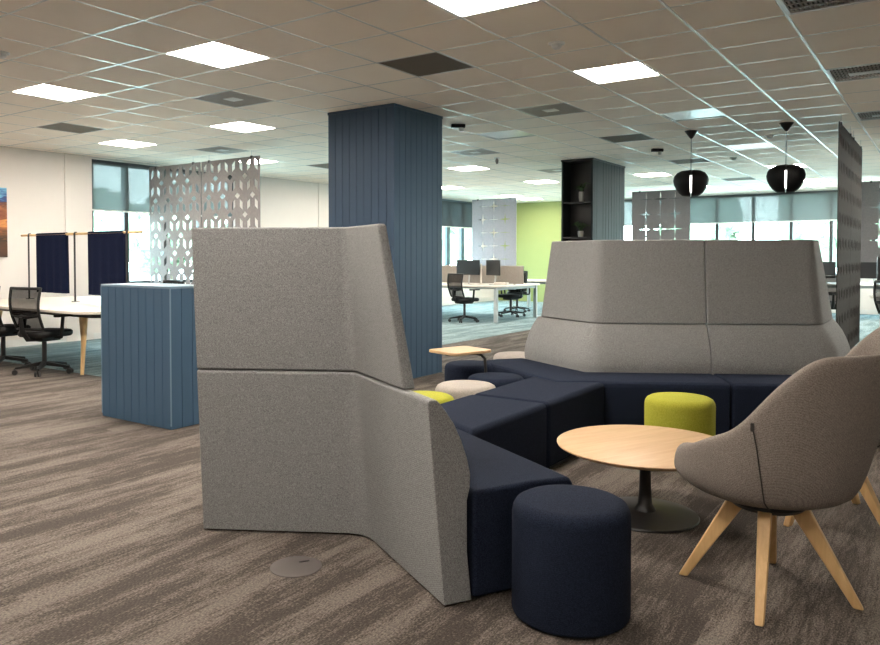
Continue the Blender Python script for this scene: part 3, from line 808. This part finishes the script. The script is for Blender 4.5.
def make_armchair(l, d, facing, label, leg_turn=0.0):
    t = empty('armchair', (*LD(l, d), 0), ANG(facing) - PI/2, label, 'armchair', 'taupe shell armchairs')
    m = MB(); n = 64; rows = []
    bm = m.bm
    def P(phi, rad, z):
        return bm.verts.new((math.sin(phi)*rad, -math.cos(phi)*rad, z))
    c0 = bm.verts.new((0, 0, 0.385)); c1 = bm.verts.new((0, 0.02, 0.495))
    phis = [-PI + 2*PI*i/n for i in range(n)]
    NR = 7
    for k in range(NR): rows.append([P(ph, *chair_outer(ph, k)) for ph in phis])
    def inn(ph):
        z = arm_rim(ph); R = arm_R(ph); zs = 0.47
        th = 0.066; zs = 0.49
        return [(R-0.012, max(z, zs)), (R-0.035, max(z+0.006, zs+0.004)), (R-0.055, max(z-0.004, zs+0.004)), (R-th-0.006, max(z-0.03, zs)),
                (R-th-0.035, zs+(max(z, zs)-zs)*0.5), (R-th-0.055, zs+(max(z, zs)-zs)*0.16), (R-th-0.085, zs+0.004), (R*0.45, zs+0.010)]
    for k in range(8): rows.append([P(ph, *inn(ph)[k]) for ph in phis])
    for A, B in zip(rows[:-1], rows[1:]):
        for i in range(n): bm.faces.new((A[i], A[(i+1)%n], B[(i+1)%n], B[i]))
    for i in range(n):
        bm.faces.new((c0, rows[0][(i+1)%n], rows[0][i])); bm.faces.new((c1, rows[-1][i], rows[-1][(i+1)%n]))
    sh = m.build('shell', 'chair_fabric', t, subsurf=1)
    # upholstery seams down both flanks with a small tag
    for s in (-1, 1):
        pts = []
        for k in range(6, 0, -1):
            ph = s*math.radians(60 - 2.0*(6-k)); r_, z_ = chair_outer(ph, k)
            if k == 6: z_ -= 0.03; r_ *= 0.993
            pts.append((math.sin(ph)*(r_+0.0005), -math.cos(ph)*(r_+0.0005), z_))
        MB().tube(pts, 0.0026, 6).build('flank_seam', 'seam', sh)
        p = Vector(pts[0]); nrm = Vector((p.x, p.y, 0)).normalized(); tg = Vector((-nrm.y, nrm.x, 0))
        MB().beam(p - nrm*0.004, p + nrm*0.010, 0.010, 0.028).build('fabric_tag', 'seam', sh)
    MB().lathe([(0, 0.342), (0.13, 0.346), (0.150, 0.364), (0.145, 0.3855), (0, 0.3855)], 32).build('under_seat_hub', 'black', t)
    for k in range(4):
        a = PI/4 + k*PI/2 + math.radians(leg_turn); u = Vector((math.cos(a), math.sin(a), 0))
        top = u*0.105 + Vector((0, 0, 0.362)); bot = u*0.318
        m = MB()
        side = Vector((-u.y, u.x, 0))
        def ring(c, w, h): return [c + side*w/2 + u*h/2, c - side*w/2 + u*h/2, c - side*w/2 - u*h/2, c + side*w/2 - u*h/2]
        m.loops([ring(bot, 0.032, 0.036), ring(bot*0.5 + top*0.5, 0.042, 0.056), ring(top, 0.050, 0.078)])
        m.build('leg', 'oak', t, bevel=0.007, seg=3)
    return t
make_armchair(1.395, 2.98, 117, 'taupe upholstered shell armchair on splayed oak legs in the right foreground', -11.0)
make_armchair(2.105, 3.875, 167, 'second taupe armchair mostly hidden behind the foreground one at the right edge')

# ------------------------------------------------------------------ floor box lid
t = empty('floor_box', (*LD(-0.52, 3.211), 0), ANG(20), 'round grey floor box lid set in the carpet before the near sofa', 'floor box')
MB().lathe([(0,0.0),(0.110,0.0),(0.110,0.003),(0.104,0.006),(0,0.006)], 48).build('lid', 'floor_lid', t)
MB().box(0.02, 0.065, 0.028, 0.040, 0.006, 0.0072).build('cable_slot', 'black', t, smooth=False)

# ------------------------------------------------------------------ pendant lamps
def pendant(x, y, label):
    t = empty('pendant_lamp', (x, y, CE), 0, label, 'pendant lamp', 'black pendant lamps')
    MB().lathe([(0, -0.10), (0.012, -0.098), (0.022, -0.088), (0.082, -0.004), (0.082, 0.0), (0, 0.0)], 32).build('canopy', 'black', t)
    ZT = -(CE - 2.432)
    MB().cyl((0,0,-0.098), (0,0,ZT+0.01), 0.004, n=8).build('cord', 'black', t)
    prof = [(0.030, -0.018), (0.075, -0.002), (0.125, -0.004), (0.172, -0.028), (0.204, -0.072), (0.216, -0.122), (0.206, -0.178), (0.180, -0.235), (0.145, -0.285), (0.105, -0.318)]
    n = 4
    for k in range(n):
        off = math.atan2(-y, -x)
        a0 = off + k*2*PI/n + 0.055; a1 = off + (k+1)*2*PI/n - 0.055
        m = MB()
        outer = [(r, z+ZT) for r, z in prof]; inn = [(max(r-0.006, 0.005), z+ZT-0.003) for r, z in reversed(prof)]
        m.lathe(outer + inn + [outer[0]], 16, (0, 0), a0, a1)
        bmesh.ops.remove_doubles(m.bm, verts=m.bm.verts[:], dist=1e-5)
        bmesh.ops.holes_fill(m.bm, edges=[e for e in m.bm.edges if e.is_boundary], sides=0)
        m.build('petal', 'black_gloss', t, angle=60)
    MB().cyl((0,0,ZT+0.01), (0,0,ZT-0.06), 0.022, n=16).build('lamp_holder', 'black', t)
    MB().lathe([(0, ZT-0.275), (0.03, ZT-0.272), (0.045, ZT-0.25), (0.050, ZT-0.15), (0.035, ZT-0.08), (0.02, ZT-0.06), (0, ZT-0.06)], 24).build('glass_bulb', 'bulb', t)
M['bulb'] = emissive('lit_bulb', (1.0, 0.97, 0.93, 1), 5.0)
pendant(-2.732, 9.95, 'black apple-shaped pendant lamp with lit slit, left one')
pendant(-1.636, 10.018, 'black apple-shaped pendant lamp with lit slit, right one')

# ------------------------------------------------------------------ cut-out hanging screens
def cut_panel(name, w, h, holes, thick, mat, parent):
    cu = bpy.data.curves.new(name, 'CURVE'); cu.dimensions = '2D'; cu.fill_mode = 'BOTH'; cu.extrude = thick/2
    def sp(pts):
        s = cu.splines.new('POLY'); s.points.add(len(pts)-1); s.use_cyclic_u = True
        for q, (x, y) in zip(s.points, pts): q.co = (x, y, 0, 1)
    sp([(0,0),(w,0),(w,h),(0,h)])
    for hl in holes: sp(hl)
    o = bpy.data.objects.new(name, cu); COL.objects.link(o)
    dg = bpy.context.evaluated_depsgraph_get(); dg.update()
    me = bpy.data.meshes.new_from_object(o.evaluated_get(dg))
    bpy.data.objects.remove(o)
    me.transform(Matrix.Rotation(PI/2, 4, 'X'))           # stand it up: x along, z up
    me.materials.clear(); me.materials.append(M[mat])
    for p in me.polygons: p.use_smooth = False
    r = bpy.data.objects.new(name, me); COL.objects.link(r); r.parent = parent
    return r
def rhombi_holes(w, h, ncol=8):
    """alternating leaning slots with diamonds between them"""
    out = []; p = w/ncol; rowh = 0.292; hh = 0.072; z = h - 0.135; row = 0
    while z > 0.10:
        for c in range(ncol):
            xc = (c+0.5)*p; s = 1 if c % 2 == 0 else -1
            hw = p*0.22; sk = 0.030*s
            out.append([(xc-hw, z+hh-sk), (xc-hw, z-hh+0.02-sk+0.0), (xc+hw, z-hh+0.02+sk-0.02*0), (xc+hw, z+hh+sk)][::-1])
        zd = z - rowh/2
        if zd > 0.08:
            st = 1 if row % 2 == 0 else 0
            c = st
            while c < ncol:
                xc = (c + (1 if True else 0)) * p
                if 0.08 < xc < w-0.05: out.append([(xc-0.064, zd), (xc, zd-0.052), (xc+0.064, zd), (xc, zd+0.052)])
                c += 2
        z -= rowh; row += 1
    return out
def small_holes(w, h, ncol=8):
    out = []; p = w/ncol; rowh = 0.292; z = h-0.20
    while z > 0.10:
        for c in range(ncol):
            xc = (c+0.5)*p; s = 1 if c % 2 == 0 else -1
            out.append([(xc-0.036, z+0.060-0.026*s), (xc-0.036, z-0.050-0.026*s), (xc+0.036, z-0.050+0.026*s), (xc+0.036, z+0.060+0.026*s)])
        z -= rowh
    return out
def star_holes(w, h, nx, cell_h, arm=0.42, core=0.016):
    """four-pointed stars where square tiles meet, thin slits between them"""
    out = []; cw = w/nx; z = h - 0.19; k = 0
    while z > cell_h*0.55:
        for i in range(1, nx):
            x = i*cw
            big = (i+k) % 2 == 0
            a = 0.475 if big else 0.44; b = 0.020 if big else 0.0065
            ah, av = cw*a, cell_h*a
            out.append([(x-ah, z-0.002), (x-b, z-b), (x-0.002, z-av), (x+0.002, z-av), (x+b, z-b), (x+ah, z-0.002), (x+ah, z+0.002), (x+b, z+b), (x+0.002, z+av), (x-0.002, z+av), (x-b, z+b), (x-ah, z+0.002)])
        z -= cell_h; k += 1
    return out
def hung_screen(name, x, y, rotz, w, h, ztop, holes, mat, label, group):
    t = empty(name, (x, y, ztop-h), rotz, label, 'hanging screen', group)
    cut_panel('felt_panel', w, h, holes, 0.010, mat, t)
    for wx in (0.18, w-0.18):
        mt = MB(); mt.box(wx-0.015, wx+0.015, -0.014, 0.014, h-0.03, h+0.012); mt.build('clamp', 'black', t, smooth=False)
        MB().cyl((wx, 0, h+0.01), (wx, 0, CE-(ztop-h)), 0.0025, n=6).build('suspension_wire', 'desk_metal', t)
    return t
PW = 1.33
g1 = 'perforated grey hanging screens by the left window'
hung_screen('hanging_screen', -11.12, 7.875, 0, PW, 2.62, 2.84, rhombi_holes(PW, 2.62), 'felt', 'grey felt hanging screen with rhombus cut-outs, left of the pair by the left window', g1)
hung_screen('hanging_screen', -11.12+PW+0.030, 7.875, 0, PW, 2.62, 2.84, rhombi_holes(PW, 2.62), 'felt', 'grey felt hanging screen with rhombus cut-outs, right of the pair, above the near sofa back', g1)
g2 = 'charcoal hanging screens on the right'
hung_screen('hanging_screen', -1.035, 9.60, PI/2, 1.325, 2.70, 2.84, small_holes(1.325, 2.70), 'felt_dark', 'charcoal perforated hanging screen on the right, nearer half of the edge-on pair', g2)
hung_screen('hanging_screen', -1.035, 9.60+1.335, PI/2, 1.325, 2.70, 2.84, small_holes(1.325, 2.70), 'felt_dark', 'charcoal perforated hanging screen on the right, farther half of the edge-on pair', g2)
hung_screen('hanging_screen', -6.08, 17.30, 0, 1.32, 1.62, 2.84, star_holes(1.32, 1.62, 4, 0.345), 'felt_mid', 'grey hanging screen with star gaps before the far windows, right of the shelving column', 'star-cut hanging screens')
hung_screen('hanging_screen', -10.42, 17.30, 0, 1.32, 1.95, 2.84, star_holes(1.32, 1.95, 4, 0.345), 'felt_blue', 'lilac-grey hanging screen with star-shaped slits before the green wall', 'star-cut hanging screens')
hung_screen('hanging_screen', -1.50, 17.65, 0, 1.32, 1.62, 2.84, star_holes(1.32, 1.62, 4, 0.33), 'felt_mid', 'grey hanging screen with star gaps cut by the right edge behind the charcoal screen', 'star-cut hanging screens')

# ------------------------------------------------------------------ wall picture
t = empty('wall_picture', (XL, 4.86, 1.325), 0, 'canvas picture of a brown and blue landscape on the left wall', 'picture')
MB().box(0.002, 0.036, -0.71, 0.71, 0.0, 1.01).build('canvas', 'painting', t, bevel=0.004)

# ------------------------------------------------------------------ office chairs
def make_office_chair(label, group):
    t = empty('office_chair', (0, 0, 0), 0, label, 'office chair', group)      # faces +y
    m = MB(); bm = m.bm
    # seat cushion
    pts = rr(0, 0.02, 0.48, 0.47, 0.12, 5)
    m.loops([[(x*0.94, y*0.94, 0.425) for x, y in pts], [(x, y, 0.445) for x, y in pts], [(x, y, 0.475) for x, y in pts], [(x*0.93, y*0.93, 0.495) for x, y in pts]])
    m.build('seat', 'black_plastic', t, angle=50)
    # backrest: curved frame and mesh
    def bk(u, v):                       # u -1..1 across, v 0..1 up
        w = 0.205 + 0.025*v
        return Vector((u*w, -0.225 - 0.055*v - 0.05*math.sin(v*PI) + 0.045*u*u, 0.52 + 0.46*v))
    loop = [bk(-1+2*i/10, 1) for i in range(11)] + [bk(1, 1-i/10) for i in range(1, 11)] + [bk(1-2*i/10, 0) for i in range(1, 11)] + [bk(-1, i/10) for i in range(1, 11)]
    br = MB().tube(loop, 0.016, 8).build('back_frame', 'black_plastic', t)
    m = MB(); bm = m.bm
    g = [[bm.verts.new(bk(-0.96+1.92*i/10, 0.02+0.96*k/10)) for i in range(11)] for k in range(11)]
    for k in range(10):
        for i in range(10): bm.faces.new((g[k][i], g[k][i+1], g[k+1][i+1], g[k+1][i]))
    m.build('back_mesh', 'black_mesh', br)
    m = MB(); m.tube([bk(-0.95, 0.35)+Vector((0,0.012,0)), bk(0, 0.33)+Vector((0,0.02,0)), bk(0.95, 0.35)+Vector((0,0.012,0))], [0.02, 0.035, 0.02], 8)
    m.build('lumbar_support', 'black_plastic', br)
    MB().tube([(0, -0.06, 0.40), (0, -0.22, 0.41), (0, -0.285, 0.50), (0, -0.30, 0.66)], [0.03, 0.03, 0.028, 0.02], 8).build('back_stem', 'black_plastic', t)
    for s in (-1, 1):
        a = MB(); a.tube([(s*0.20, -0.02, 0.42), (s*0.29, -0.02, 0.43), (s*0.30, -0.02, 0.50), (s*0.295, 0.0, 0.655)], [0.018, 0.02, 0.02, 0.02], 8)
        ar = a.build('armrest', 'black_plastic', t)
        b = MB(); b.prism(rr(s*0.29, 0.02, 0.085, 0.25, 0.035, 4), 0.655, 0.68); b.build('arm_pad', 'black_plastic', ar, bevel=0.006)
    MB().box(-0.12, 0.12, -0.13, 0.13, 0.375, 0.426).build('mechanism', 'black_plastic', t, bevel=0.012)
    MB().cyl((0,0,0.10), (0,0,0.38), 0.026, n=14).build('gas_lift', 'black', t)
    for k in range(5):
        a = PI/2 + k*2*PI/5; u = Vector((math.cos(a), math.sin(a), 0))
        lg = MB().beam(u*0.02 + Vector((0,0,0.115)), u*0.30 + Vector((0,0,0.075)), 0.055, 0.045, w1=0.032, h1=0.024).build('leg', 'black_plastic', t, bevel=0.006)
        c = u*0.305; sd = Vector((-u.y, u.x, 0))
        m = MB()
        m.cyl(c + sd*0.010 + Vector((0,0,0.030)), c + sd*0.026 + Vector((0,0,0.030)), 0.030, n=16)
        m.cyl(c - sd*0.026 + Vector((0,0,0.030)), c - sd*0.010 + Vector((0,0,0.030)), 0.030, n=16)
        m.cyl(c + Vector((0,0,0.03)), c + Vector((0,0,0.075)), 0.008, n=8)
        m.build('caster', 'black', lg)
    return t
gl, gr = 'mesh office chairs at the left table', 'mesh office chairs at the far desks'
oc = make_office_chair('black mesh office chair at the left table, beside its oak leg', gl)
oc.location = (-8.46, 4.58, 0); oc.rotation_euler = (0, 0, math.radians(12))
dup(oc, (-9.36, 4.56, 0), math.radians(14), 'black mesh office chair cut by the left edge, second along the left table', gl)
dup(oc, (-9.15, 6.62, 0), math.radians(178), 'black office chair on the window side of the left table, seen under its top', gl)
dup(oc, (-8.10, 13.15, 0), math.radians(-18), 'black mesh office chair in front of the far desk by the blue column', gr)
dup(oc, (-8.0, 14.95, 0), math.radians(165), 'black office chair behind the far desk, seen between its legs', gr)
dup(oc, (-8.55, 16.30, 0), math.radians(30), 'black office chair farther back near the green wall', gr)
dup(oc, (-0.55, 12.70, 0), math.radians(-40), 'black office chair at the right desk behind the charcoal screens', gr)
dup(oc, (-1.80, 15.6, 0), math.radians(20), 'black office chair showing between the far sofa and the charcoal screens', gr)
dup(oc, (-0.35, 15.25, 0), math.radians(170), 'black office chair behind the right desk', gr)

# ------------------------------------------------------------------ left meeting table with banner divider
t = empty('meeting_table', (-9.05, 5.40, 0), 0, 'white-topped meeting table on tapered oak legs at the left', 'table')
MB().prism(rr(0, 0, 3.30, 1.90, 0.28, 8), 0.715, 0.745).build('table_top', 'white_top', t, bevel=0.004)
MB().prism(rr(0, 0, 2.7, 1.3, 0.1, 4), 0.65, 0.714).build('under_frame', 'black', t, smooth=False)
for sx in (-1, 1):
    for sy in (-1, 1):
        MB().cyl((sx*1.08, sy*0.655, 0.0), (sx*0.96, sy*0.54, 0.714), 0.019, 0.037, n=20).build('leg', 'oak', t)
t = empty('banner_divider', (-9.30, 5.49, 0.745), 0, 'oak rail on black posts with two navy cloth banners standing on the left table', 'desk divider')
MB().cyl((-1.40, 0, 0.885), (1.39, 0, 0.885), 0.016, n=14).build('rail', 'oak_rod', t)
for px in (-1.17, -0.02, 1.12):
    m = MB(); m.beam((px, -0.026, 0.008), (px, -0.026, 0.90), 0.022, 0.014, up=(0,1,0)); m.box(px-0.03, px+0.03, -0.06, 0.03, 0.0, 0.008)
    m.tube([(px, -0.026, 0.905), (px, 0.0, 0.906), (px, 0.02, 0.89)], 0.008, 6)
    m.build('post', 'black', t, smooth=False)
for xa, xb in ((-0.985, -0.245), (0.275, 1.035)):
    m = MB(); bm = m.bm; nx, nz = 24, 10
    f = []; b = []
    for k in range(nz+1):
        z = 0.10 + (0.88-0.10)*k/nz
        fr_ = []; bk_ = []
        for i in range(nx+1):
            x = xa + (xb-xa)*i/nx; y = 0.010*math.sin(i*1.1)*(1-k/nz*0.8) - 0.020
            fr_.append(bm.verts.new((x, y, z))); bk_.append(bm.verts.new((x, y+0.040, z)))
        f.append(fr_); b.append(bk_)
    for A, sgn in ((f, 1), (b, -1)):
        for k in range(nz):
            for i in range(nx): bm.faces.new((A[k][i], A[k][i+1], A[k+1][i+1], A[k+1][i]))
    for i in range(nx): bm.faces.new((f[0][i], f[0][i+1], b[0][i+1], b[0][i]))
    for k in range(nz):
        bm.faces.new((f[k][0], b[k][0], b[k+1][0], f[k+1][0])); bm.faces.new((f[k][nx], b[k][nx], b[k+1][nx], f[k+1][nx]))
    # top roll over the rail
    tp = [[bm.verts.new((xa + (xb-xa)*i/nx, 0.024*math.cos(a), 0.885+0.024*math.sin(a))) for i in range(nx+1)] for a in [j*PI/6 for j in range(7)]]
    for A, B in zip(tp[:-1], tp[1:]):
        for i in range(nx): bm.faces.new((A[i], A[i+1], B[i+1], B[i]))
    m.build('cloth_banner', 'navy_banner', t, angle=70)

# ------------------------------------------------------------------ far desks
def bench_desk(x0, x1, y0, y1, label, group='far bench desks', rim=0.2):
    t = empty('bench_desk', ((x0+x1)/2, (y0+y1)/2, 0), 0, label, 'desk', group)
    w, h = x1-x0, y1-y0
    MB().prism(rr(0, 0, w, h, rim, 6), 0.715, 0.742).build('desk_top', 'white_top', t, bevel=0.003)
    for s in (-1, 1):
        for q in (-1, 1):
            MB().box(s*(w/2-0.16)-0.035, s*(w/2-0.16)+0.035, q*(h/2-0.16)-0.035, q*(h/2-0.16)+0.035, 0, 0.714).build('leg', 'desk_metal', t, bevel=0.004)
    m = MB()
    for s in (-1, 1): m.box(s*(w/2-0.16)-0.02, s*(w/2-0.16)+0.02, -(h/2-0.20), h/2-0.20, 0.655, 0.712)
    m.box(-(w/2-0.19), w/2-0.19, -0.03, 0.03, 0.64, 0.70)
    m.build('under_frame', 'desk_metal', t, smooth=False)
    return t
def partition(x0, x1, y, label):
    t = empty('desk_partition', ((x0+x1)/2, y, 0.742), 0, label, 'desk partition')
    w = x1-x0
    MB().box(-w/2, w/2, -0.016, 0.016, 0.02, 0.40).build('fabric_panel', 'partition', t, bevel=0.006)
    for s in (-1, 1): MB().box(s*(w/2-0.2)-0.02, s*(w/2-0.2)+0.02, -0.03, 0.03, 0.0, 0.02).build('bracket', 'desk_metal', t, smooth=False)
    return t
def monitor(x, y, rot, label, z=0.742, w=0.54, h=0.32, up=0.23):
    t = empty('monitor', (x, y, z), rot, label, 'monitor', 'black monitors on the desks')
    MB().box(-w/2, w/2, -0.014, 0.014, up, up+h).build('display', 'screen', t, bevel=0.006)
    MB().tube([(0, 0.03, 0.01), (0, 0.06, 0.15), (0, 0.02, up+h*0.5)], 0.018, 8).build('stand', 'desk_metal', t)
    MB().prism(rr(0, 0.03, 0.22, 0.16, 0.03, 4), 0.0, 0.012).build('base', 'desk_metal', t)
    return t
bench_desk(-11.05, -7.28, 13.12, 15.20, 'long white-topped bench desk with grey legs beside the blue column', rim=0.35)
partition(-9.30, -7.28, 14.16, 'beige fabric partition along the middle of the far bench desk')
monitor(-8.44, 13.85, math.radians(8), 'black monitor on the far desk, left of the white post', up=0.20)
monitor(-7.80, 13.80, math.radians(-30), 'black monitor on the far desk, right of the white post', up=0.20)
monitor(-9.36, 13.62, math.radians(0), 'black monitor on the far desk, mostly hidden by the blue column', up=0.24)
t = empty('desk_pod', (-9.15, 14.62, 0.742), 0, 'cream rounded desk-end panel behind the left monitor', 'desk panel')
m = MB(); pts = []
for k in range(9):
    a = PI - k*PI/16; pts.append((-0.62 + 0.22 + 0.22*math.cos(a), 0.16 + 0.20*math.sin(a)))
pts = [(-0.62, 0.0)] + pts + [(0.62, 0.36), (0.62, 0.0)]
m.loops([[(x, -0.02, z) for x, z in pts], [(x, 0.02, z) for x, z in pts]]).build('panel', 'white_top', t, smooth=False)
t = empty('screen_mount', (-8.20, 13.98, 0.742), 0, 'white monitor arm post between the two far monitors', 'screen mount')
MB().cyl((0,0,0.012), (0,0,0.44), 0.022, n=14).build('post', 'white_top', t)
MB().box(-0.06, 0.06, -0.05, 0.05, 0.0, 0.012).build('clamp', 'white_top', t, smooth=False)
t = empty('paper_box', (-7.55, 13.70, 0.742), 0.2, 'small white box on the far desk before the partition', 'box')
MB().box(-0.14, 0.14, -0.08, 0.08, 0, 0.06).build('carton', 'white_top', t, bevel=0.004)
bench_desk(-9.20, -7.35, 16.75, 18.05, 'second white desk farther back before the green wall')
t = empty('laptop', (-8.05, 17.30, 0.742), math.radians(-20), 'open dark laptop on the second desk before the green wall', 'laptop')
MB().box(-0.17, 0.17, -0.12, 0.12, 0, 0.018).build('keyboard_base', 'screen', t, bevel=0.003)
m = MB(); m.box(-0.17, 0.17, -0.006, 0.006, 0, 0.24, Matrix.Translation((0, 0.12, 0.018)) @ Matrix.Rotation(-0.25, 4, 'X')); m.build('lid', 'screen', t, bevel=0.003)
bench_desk(-0.98, 1.9, 13.05, 14.75, 'white desk behind the charcoal screens at the right edge', rim=0.1)
monitor(-0.62, 13.55, math.radians(10), 'black monitor on the right desk, cut by the right edge', w=0.60, h=0.36)
bench_desk(-3.3, 0.6, 18.35, 19.70, 'white window desk behind the far sofa, left of the charcoal screens', rim=0.1)
monitor(-2.35, 18.95, math.radians(-10), 'black monitor on the window desk, between far sofa and charcoal screen', w=0.60, h=0.36, up=0.12)
monitor(-1.35, 18.95, math.radians(0), 'black monitor on the window desk, behind the charcoal screens', w=0.60, h=0.36, up=0.12)

# ------------------------------------------------------------------ outdoors
struct(MB().box(-70, 50, -30, 90, -0.40, -0.30).build('ground', 'bounce_paving', smooth=False))
def tree(x, y, h, r, label):
    t = empty('tree', (x, y, -0.30), random.random()*6, label, 'tree', 'trees outside the windows')
    MB().tube([(0,0,0),(0.05,0.03,h*0.25),(0,0.05,h*0.55)], [0.16, 0.12, 0.06], 10).build('trunk', 'bark', t)
    m = MB(); rnd = random.Random(int(x*10+y*7))
    for k in range(420):
        u = rnd.uniform(-1, 1); a = rnd.uniform(0, 2*PI); q = rnd.uniform(0.55, 1.0)
        s = math.sqrt(1-u*u)
        p = Vector((math.cos(a)*s*r*q, math.sin(a)*s*r*q, h*0.62 + u*h*0.36*q))
        n = Vector((rnd.uniform(-1,1), rnd.uniform(-1,1), rnd.uniform(-1,1))).normalized()
        u1 = n.orthogonal().normalized(); u2 = n.cross(u1); sz = 0.22 + 0.22*rnd.random()
        vs = [m.bm.verts.new(p + (u1*math.cos(b)+u2*math.sin(b))*sz*(1.0 if j % 2 else 0.6) + n*0.08*(j % 2)) for j, b in enumerate([i*PI/3 for i in range(6)])]
        m.bm.faces.new(vs)
    for k in range(9):
        a = k*0.7; p = Vector((math.cos(a)*r*0.45, math.sin(a)*r*0.45, h*(0.45+0.05*k)))
        ret = bmesh.ops.create_icosphere(m.bm, subdivisions=2, radius=r*0.5, matrix=Matrix.Translation(p))
        for v in ret['verts']: v.co += (v.co-p).normalized()*rnd.uniform(-0.18, 0.18)*r
    m.build('crown', 'leaf', t, smooth=False)
for k, (x, y, h, r, lb) in enumerate([
    (-27, 15.8, 3.9, 2.2, 'leafy tree outside the left window'),
    (-30, 22.5, 4.6, 2.5, 'leafy tree outside the left window, behind the perforated screens'),
    (-25, 32, 5.4, 3.0, 'leafy tree outside the window with the charcoal blind'),
    (-27, 41, 6.0, 3.2, 'tall leafy tree outside the charcoal blind window, farther off'),
    (-11.5, 43.5, 5.4, 2.3, 'leafy tree outside the far windows, beside the grey star-cut screen'),
    (-5.2, 45.5, 5.2, 2.8, 'leafy tree outside the far windows, between the two pendant lamps'),
    (1.0, 46.5, 5.4, 2.7, 'leafy tree outside the far windows, left of the charcoal screen'),
    (8.0, 44.0, 5.2, 2.6, 'leafy tree outside the far windows, hidden by the charcoal screen')]):
    tree(x, y, h, r, lb)

# ------------------------------------------------------------------ light from outside
w = bpy.data.worlds.new('sky'); sc.world = w; w.use_nodes = True
nt = w.node_tree
for n in list(nt.nodes): nt.nodes.remove(n)
out = nt.nodes.new('ShaderNodeOutputWorld'); bg = nt.nodes.new('ShaderNodeBackground')
tc = nt.nodes.new('ShaderNodeTexCoord'); sx = nt.nodes.new('ShaderNodeSeparateXYZ'); cr = nt.nodes.new('ShaderNodeValToRGB')
nt.links.new(tc.outputs['Generated'], sx.inputs[0]); nt.links.new(sx.outputs[2], cr.inputs[0])
cr.color_ramp.elements[0].color = (0.80, 0.95, 0.98, 1); cr.color_ramp.elements[1].color = (0.50, 0.74, 0.90, 1)
nt.links.new(cr.outputs[0], bg.inputs[0]); bg.inputs[1].default_value = 27.0
nt.links.new(bg.outputs[0], out.inputs[0])
def portal(name, loc, rot, sx_, sy_):
    ld = bpy.data.lights.new(name, 'AREA'); ld.shape = 'RECTANGLE'; ld.size = sx_; ld.size_y = sy_
    ld.cycles.is_portal = True
    o = bpy.data.objects.new(name, ld); COL.objects.link(o); o.location = loc; o.rotation_euler = rot
def zc(W): return (W[2]+W[3])/2
portal('portal_left_window', (XL-0.16, (W1[0]+W1[1])/2, zc(W1)), (PI/2, 0, -PI/2), W1[1]-W1[0], W1[3]-W1[2])
portal('portal_left_far_window', (XL-0.16, (W2[0]+W2[1])/2, zc(W2)), (PI/2, 0, -PI/2), W2[1]-W2[0], W2[3]-W2[2])
portal('portal_back_window', ((W3[0]+W3[1])/2, YB+0.16, zc(W3)), (-PI/2, 0, 0), W3[1]-W3[0], W3[3]-W3[2])

# ------------------------------------------------------------------ camera and view
cam = bpy.data.cameras.new('camera'); co = bpy.data.objects.new('camera', cam); COL.objects.link(co)
co.location = (0, 0, HCAM); co.rotation_euler = (PI/2 - PIT, 0, YAW)
cam.sensor_width = 36; cam.lens = F/880*36
cam.shift_x = (440 - CXP)/880; cam.shift_y = (CYP - 322.5)/880
cam.clip_end = 300
sc.camera = co
vs = sc.view_settings
vs.view_transform = 'Standard'; vs.look = 'None'; vs.exposure = 0.2; vs.gamma = 1.0; vs.use_curve_mapping = False
sc.cycles.use_denoising = True
sc.cycles.max_bounces = 8; sc.cycles.diffuse_bounces = 5; sc.cycles.transparent_max_bounces = 12
